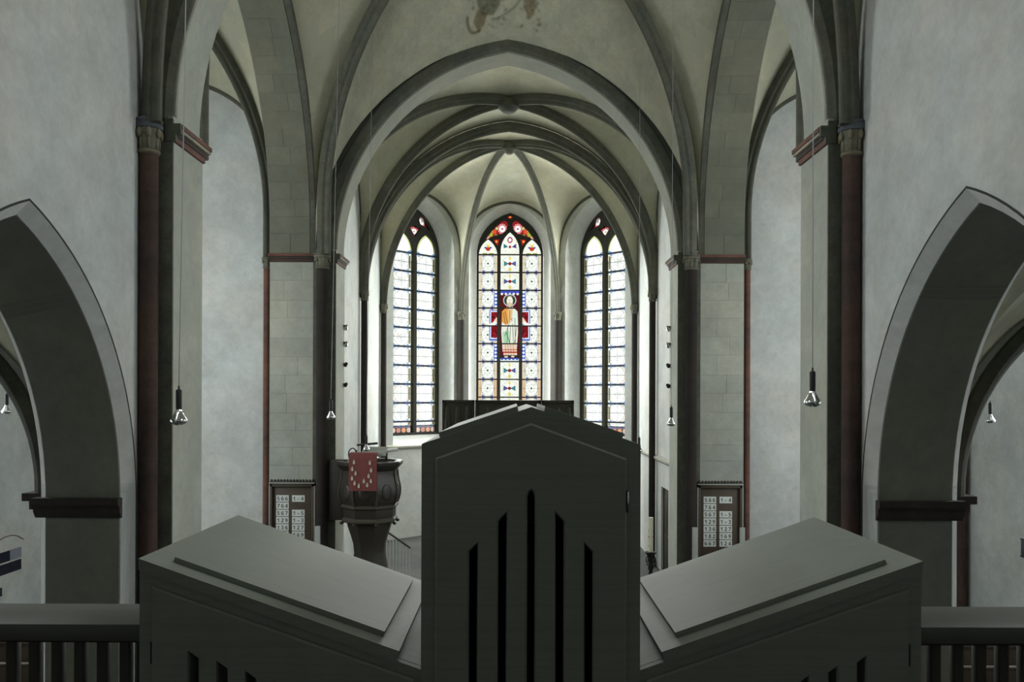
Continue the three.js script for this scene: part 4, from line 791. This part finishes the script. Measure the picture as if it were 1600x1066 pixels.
// ------------------------------------------------------------------ pulpit, its cloth, stair railing
{
  const g = thing('pulpit', 'dark carved octagonal pulpit with bulging body by the left pier', 'pulpit', [-2.95, H(FLOOR), -17.25], Math.PI / 8);
  const Y = (h) => h - FLOOR;
  const body = [[0.5, -2.72], [0.55, -2.7], [0.57, -2.62], [0.575, -2.44], [0.60, -2.40], [0.60, -2.34], [0.64, -2.25], [0.665, -2.1], [0.66, -1.98], [0.625, -1.82], [0.6, -1.7], [0.605, -1.6]];
  obj('body', done(lathe(body.map(([r, h]) => [r, Y(h)]), 8), 0.35), M.pulpit, g);
  obj('rim', done(lathe([[0.605, -1.62], [0.66, -1.56], [0.72, -1.5], [0.735, -1.45], [0.72, -1.42], [0.60, -1.42], [0.57, -1.6]].map(([r, h]) => [r, Y(h)]), 8), 0.35), M.pulpit, g);
  obj('inside_floor', done(lathe([[0, Y(-2.5)], [0.55, Y(-2.5)]], 8)), M.pulpit, g);
  obj('lower_band', done(lathe([[0.575, -2.73], [0.61, -2.7], [0.61, -2.66], [0.575, -2.62]].map(([r, h]) => [r, Y(h)]), 8), 0.35), M.pulpitLight, g);
  obj('waist_band', done(lathe([[0.6, -2.42], [0.625, -2.4], [0.625, -2.36], [0.6, -2.34]].map(([r, h]) => [r, Y(h)]), 8), 0.35), M.pulpitLight, g);
  obj('pedestal', done(lathe([[0.5, -2.72], [0.48, -2.82], [0.42, -3.0], [0.36, -3.2], [0.34, -3.4], [0.38, -3.65], [0.42, -3.95], [0.43, -4.5], [0.48, -4.7], [0.5, -4.85], [0.5, -5.0]].map(([r, h]) => [r, Y(h)]), 8), 0.35), M.darkWood, g);
  for (let k = 0; k < 8; k++) {
    const a = k * Math.PI / 4, pts = [[0.605, -1.62], [0.628, -1.82], [0.668, -2.0], [0.672, -2.1], [0.648, -2.24], [0.607, -2.34]].map(([r, h]) => new THREE.Vector3(r * Math.sin(a), Y(h), r * Math.cos(a)));
    obj('corner_moulding', done(tube(pts, 0.02, 6, 14), 1), M.pulpitLight, g);
    const b = new THREE.SphereGeometry(0.045, 8, 6); b.scale(1, 0.8, 1); b.translate(0.61 * Math.sin(a), Y(-2.74), 0.61 * Math.cos(a)); obj('pendant_knob', done(b, 1), M.darkWood, g);
    const q = a + Math.PI / 8, pn = new THREE.SphereGeometry(1, 12, 8); pn.scale(0.13, 0.17, 0.022); pn.translate(0, Y(-2.06), 0.612); pn.rotateY(q); obj('carved_panel', done(pn, 1), M.pulpit, g);
  }
  obj('back_door', done(rbox(-0.2, 0.2, Y(-2.7), Y(-1.4), -0.1, 0.1)).rotateY(-Math.PI / 8).translate(-0.62, 0, -0.25), M.darkWood, g);
  obj('book_rest', done(rbox(-0.26, 0.26, -0.01, 0.01, -0.18, 0.18, 0.004).rotateX(0.5).rotateY(-Math.PI / 8).translate(0.0, Y(-1.2), 0.42)), M.postWood, g);
  obj('rest_support', done(rbox(-0.03, 0.03, Y(-1.45), Y(-1.22), 0.44, 0.5, 0.004).rotateY(-Math.PI / 8)), M.darkWood, g);
  // cloth hanging from the book rest
  const c = thing('pulpit_cloth', 'red cloth with a curve of pale drops hanging on the pulpit front', 'cloth', [-2.96, H(-1.99), -16.47]);
  const R = rng(4), rows = []; for (let i = 0; i <= 10; i++) { const r = []; for (let j = 0; j <= 12; j++) r.push(new THREE.Vector3(-0.29 + 0.58 * j / 12, 0.78 * i / 10, 0.006 * Math.sin(j * 1.1) * (1 - i / 10) + (i === 10 ? -0.03 : 0))); rows.push(r); }
  rows.push(rows[10].map((p) => p.clone().add(new THREE.Vector3(0, 0.01, -0.22))));
  const back = rows.slice().reverse().map((r) => r.map((p) => p.clone().add(new THREE.Vector3(0, 0, -0.006))));
  obj('fabric', done(loft([...rows, ...back, rows[0]]), 0.8), M.cloth, c);
  const drop = (() => { const s = new THREE.Shape(); s.moveTo(0, 0.055); s.quadraticCurveTo(0.03, 0.0, 0.024, -0.025); s.absarc(0, -0.025, 0.024, 0, Math.PI, true); s.quadraticCurveTo(-0.03, 0.0, 0, 0.055); return done(new THREE.ExtrudeGeometry(s, { depth: 0.004, bevelEnabled: false, curveSegments: 6 })); })();
  for (const [x, y] of [[260, 260], [377, 265], [248, 312], [386, 322], [272, 345], [368, 365], [246, 383], [265, 420], [385, 403], [333, 403], [358, 433], [296, 440]])
    obj('drop', drop, M.drop, c).position.set(-0.29 + 0.58 * (x - 222) / 206, 0.78 * (1 - (y - 195) / 285), 0.008);
  // lamp and microphone on the pulpit
  const lm = thing('reading_lamp', 'small black bar lamp on a stem above the red cloth', 'lamp', [-2.93, H(-1.125), -16.84]);
  obj('stem', done(new THREE.CylinderGeometry(0.025, 0.03, 0.07, 10).translate(0, 0.035, 0)), M.black, lm); obj('head', done(rbox(-0.22, 0.22, 0.06, 0.105, -0.035, 0.035, 0.01).rotateZ(0.09)), M.black, lm);
  const mi = thing('microphone', 'thin black gooseneck microphone bent over the pulpit rim', 'microphone', [-3.28, H(-1.42), -16.85]);
  obj('neck', done(tube([[0, 0, 0], [-0.05, 0.12, 0], [-0.04, 0.24, 0.0], [0.04, 0.29, 0], [0.10, 0.24, 0]].map((p) => new THREE.Vector3(...p)), 0.014, 6, 20), 1), M.black, mi); obj('capsule', done(new THREE.SphereGeometry(0.026, 10, 8).translate(0.105, 0.23, 0), 1), M.black, mi);
  const bk = thing('open_book', 'pale open book lying on the pulpit behind the lamp', 'book', [-2.62, H(-1.23), -17.35], 0.2);
  obj('page_block', done(rbox(-0.25, 0.25, 0, 0.04, -0.18, 0.18, 0.01).rotateZ(0.12)), M.paper, bk); obj('cover', done(rbox(-0.27, 0.27, -0.012, 0, -0.19, 0.19, 0.003).rotateZ(0.12)), M.postWood, bk); obj('support', done(rbox(-0.03, 0.03, -0.20, -0.0, -0.03, 0.03, 0.003)), M.darkWood, bk);
  const sr = thing('stair_railing', 'slim pale stair railing behind the pulpit foot', 'railing', [-2.95, H(CHFLOOR), -18.9]);
  for (let k = 0; k < 9; k++) obj('baluster', done(new THREE.CylinderGeometry(0.011, 0.011, 1.0, 6).translate(0.0 + k * 0.075, 0.45 + 0.55 - k * 0.06, -0.1 - k * 0.03)), M.white, sr);
  obj('hand_rail', done(tube([new THREE.Vector3(-0.03, 1.52, -0.09), new THREE.Vector3(0.30, 1.26, -0.22), new THREE.Vector3(0.62, 1.0, -0.35)], 0.025, 8, 8), 1), M.darkWood, sr);
  obj('stringer', done(tube([new THREE.Vector3(-0.03, 0.50, -0.09), new THREE.Vector3(0.30, 0.24, -0.22), new THREE.Vector3(0.62, 0.03, -0.35)], 0.03, 8, 8), 1), M.darkWood, sr);
}

// ------------------------------------------------------------------ altar and altarpiece
{
  const a = thing('altar', 'stone altar block standing below the altarpiece', 'altar', [-0.02, H(CHFLOOR), -24.6]);
  obj('block', done(rbox(-1.3, 1.3, 0, 0.95, -0.55, 0.55, 0.01)), M.pier, a); obj('slab', done(rbox(-1.45, 1.45, 0.95, 1.08, -0.65, 0.65, 0.01)), M.pier, a); obj('step', done(rbox(-1.9, 1.9, 0, 0.16, -0.9, 1.2, 0.01)), M.floor, a);
  const p = thing('altarpiece', 'dark carved winged altarpiece below the centre window', 'altarpiece', [-0.02, H(CHFLOOR) + 1.08, -25.0]);
  const Hh = 3.47;                                                 // up to just below eye height
  obj('predella', done(rbox(-1.2, 1.2, 0, 0.9, -0.2, 0.2, 0.01)), M.darkWood, p);
  obj('centre_panel', done(rbox(-1.03, 1.03, 0.9, Hh, -0.16, 0.12, 0.01)), M.darkWood, p);
  for (const s of [-1, 1]) { obj('wing_panel', done(rbox(s * 1.05, s * 2.06, 0.9, Hh, -0.1, 0.06, 0.01)), M.darkWood, p); obj('wing_frame', merge([box(s * 1.05, s * 2.06, Hh - 0.08, Hh, 0.06, 0.1), box(s * 1.05, s * 1.12, 0.9, Hh, 0.06, 0.1), box(s * 1.99, s * 2.06, 0.9, Hh, 0.06, 0.1)]), M.pulpit, p); }
  obj('centre_frame', merge([box(-1.03, 1.03, Hh - 0.08, Hh, 0.12, 0.17), box(-1.03, -0.95, 0.9, Hh, 0.12, 0.17), box(0.95, 1.03, 0.9, Hh, 0.12, 0.17)]), M.pulpit, p);
  const R = rng(42);
  for (let k = 0; k < 13; k++) { const x = -1.9 + k * 3.8 / 12; if (Math.abs(Math.abs(x) - 1.04) < 0.09) continue; const f = lathe([[0.09, 0], [0.11, 0.25], [0.07, 0.42], [0.09, 0.52], [0.06, 0.6], [0.07, 0.68], [0.03, 0.76], [0, 0.77]], 8); f.scale(1, 1, 0.6); f.translate(x, Hh - 1.0 + R() * 0.06, Math.abs(x) < 1 ? 0.13 : 0.08); obj('carved_figure', done(f, 0.9), M.pulpit, p); }
}

// ------------------------------------------------------------------ paschal candle
{
  const st = thing('candle_stand', 'dark turned stand carrying the tall white candle', 'stand', [3.68, H(CHFLOOR), -20.4]);
  obj('column', done(lathe([[0.2, 0], [0.2, 0.04], [0.07, 0.1], [0.045, 0.2], [0.075, 0.3], [0.045, 0.4], [0.05, 0.5], [0.10, 0.62], [0.12, 0.66]], 14), 0.7), M.black, st); obj('dish', done(lathe([[0, 0.66], [0.13, 0.66], [0.15, 0.70], [0.12, 0.70], [0, 0.68]], 16)), M.black, st);
  for (let k = 0; k < 3; k++) { const t = new THREE.TorusGeometry(0.07, 0.012, 6, 14); t.translate(0, 0.5, 0.1); t.rotateY(k * 2.094); obj('scroll', done(t, 1), M.black, st); }
  const ct = canvasTex(256, 512, (g, w, h) => { g.fillStyle = '#efe9d6'; g.fillRect(0, 0, w, h); g.fillStyle = '#b0202a'; for (const x of [w * 0.0, w * 0.5]) { g.fillRect(x + 56, 232, 16, 150); g.fillRect(x + 24, 282, 80, 16); } g.strokeStyle = '#3c2a22'; g.lineWidth = 9; for (const x of [64, 192]) { g.beginPath(); g.moveTo(x - 20, 214); g.lineTo(x, 170); g.lineTo(x + 20, 214); g.moveTo(x - 12, 198); g.lineTo(x + 12, 198); g.stroke(); g.beginPath(); g.arc(x, 426, 18, 0.7 * Math.PI, 2.3 * Math.PI); g.stroke(); } });
  const c = thing('candle', 'tall white paschal candle with a red cross, right of the organ', 'candle', [3.68, H(CHFLOOR) + 0.705, -20.4]);
  const cg = new THREE.CylinderGeometry(0.062, 0.062, 0.88, 20); cg.translate(0, 0.44, 0); obj('wax', cg, std(0xffffff, { map: ct, roughness: 0.5 }), c); obj('wick', done(new THREE.CylinderGeometry(0.004, 0.004, 0.03, 6).translate(0, 0.895, 0)), M.black, c);
}

// ------------------------------------------------------------------ spotlights on the chancel pilasters
for (const s of [-1, 1]) [[1.57, 0], [1.19, 0], [0.71, 1], [0.25, 1]].forEach(([h, dark], k) => {
  const g = thing('spotlight', `${['topmost', 'second', 'third', 'lowest'][k]} small spotlight on the ${sideName(s)} chancel pilaster edge`, 'spotlight', [s * (PI_ - 0.002), H(h), -18.06]);
  obj('bracket', done(rbox(0, -s * 0.05, -0.012, 0.012, -0.02, 0.02, 0.002)), M.black, g);
  const b = lathe(dark ? [[0, 0], [0.035, 0], [0.045, 0.09], [0.04, 0.1], [0, 0.09]] : [[0, 0], [0.03, 0.0], [0.055, 0.1], [0.06, 0.12], [0.05, 0.12], [0.03, 0.04], [0, 0.03]], 14); b.rotateX(-2.0); b.rotateY(-s * 0.5); b.translate(-s * 0.065, 0.0, 0);
  obj('housing', done(b, 0.6), dark ? M.black : M.chrome, g);
});

// ------------------------------------------------------------------ pictures on the outer walls, benches in the transept arms
{
  const g = thing('picture_display', 'rows of dark blue pictures on the white wall at far left', 'display', [-OUTS[-1] + 0.004, H(-4.0), -15.1]);
  const R = rng(12); const Y = (h) => h + 4.0;
  for (let r = 0; r < 2; r++) for (let k = 0; k < 6; k++) { const z = -0.67 + k * 0.36, y = Y(-3.235 - r * 0.235); const tex = canvasTex(64, 48, (q, w, h) => { q.fillStyle = '#1c2130'; q.fillRect(0, 0, w, h); speck(q, w, h, 22, 90 + r * 9 + k, ['#3a4258', '#8d93a0', '#15181f', '#5a6070', '#c0c4c8']); }); obj('picture', done(box(0, 0.012, y, y + 0.2, z, z + 0.35)), std(0xffffff, { map: tex }), g).geometry.attributes.uv.array.forEach((v, i, a) => { a[i] = v * 3; }); }
  obj('picture', done(box(0, 0.012, Y(-3.86), Y(-3.70), -0.08, 0.3)), std(lin(0.03, 0.035, 0.05)), g);
  const cd = thing('red_cord', 'thin red cord looped on the white wall above the dark pictures', 'cord', [-OUTS[-1] + 0.012, H(-2.88), -15.1]);
  obj('cord', done(tube([[0, -0.02, -0.75], [0, 0.10, -0.5], [0, 0.13, -0.2], [0, 0.02, 0.3], [0, -0.05, 0.8]].map((p) => new THREE.Vector3(...p)), 0.008, 5, 30), 1), M.red, cd);
  const pl = thing('wall_plaque', 'small dark plaque on the white wall at the far right edge', 'plaque', [OUT - 0.01, H(-3.1), -15.35]);
  obj('plate', done(rbox(-0.02, 0, 0, 0.32, -0.2, 0.2, 0.004)), M.blue, pl); obj('rim', merge([box(-0.025, 0, -0.02, 0, -0.22, 0.22), box(-0.025, 0, 0.32, 0.34, -0.22, 0.22)]), M.darkWood, pl);
}
for (const s of [-1, 1]) for (let k = 0; k < 4; k++) {
  const g = thing('church_bench', `${['nearest', 'second', 'third', 'farthest'][k]} dark wooden bench in the ${sideName(s)} transept, seen between balusters`, 'bench', [s * 7.7, H(FLOOR), -(10.9 + k * 1.05)], 0, `benches in the ${sideName(s)} transept`);
  obj('seat', done(rbox(-1.5, 1.5, 0.42, 0.46, -0.42, 0, 0.006)), M.boardWood, g);
  obj('backrest', done(rbox(-1.5, 1.5, 0.55, 0.92, 0.02, 0.05, 0.006)), M.boardWood, g);
  obj('top_rail', done(rbox(-1.5, 1.5, 0.92, 0.97, -0.01, 0.08, 0.01)), M.boardWood, g);
  for (const x of [-1.52, 1.46]) obj('end_panel', done(rbox(x, x + 0.06, 0, 0.95, -0.44, 0.08, 0.008)), M.boardWood, g);
}

// ------------------------------------------------------------------ shadows, render
scene.traverse((o) => { if (o.isMesh) { o.castShadow = true; o.receiveShadow = true; } });
renderer.render(scene, camera);
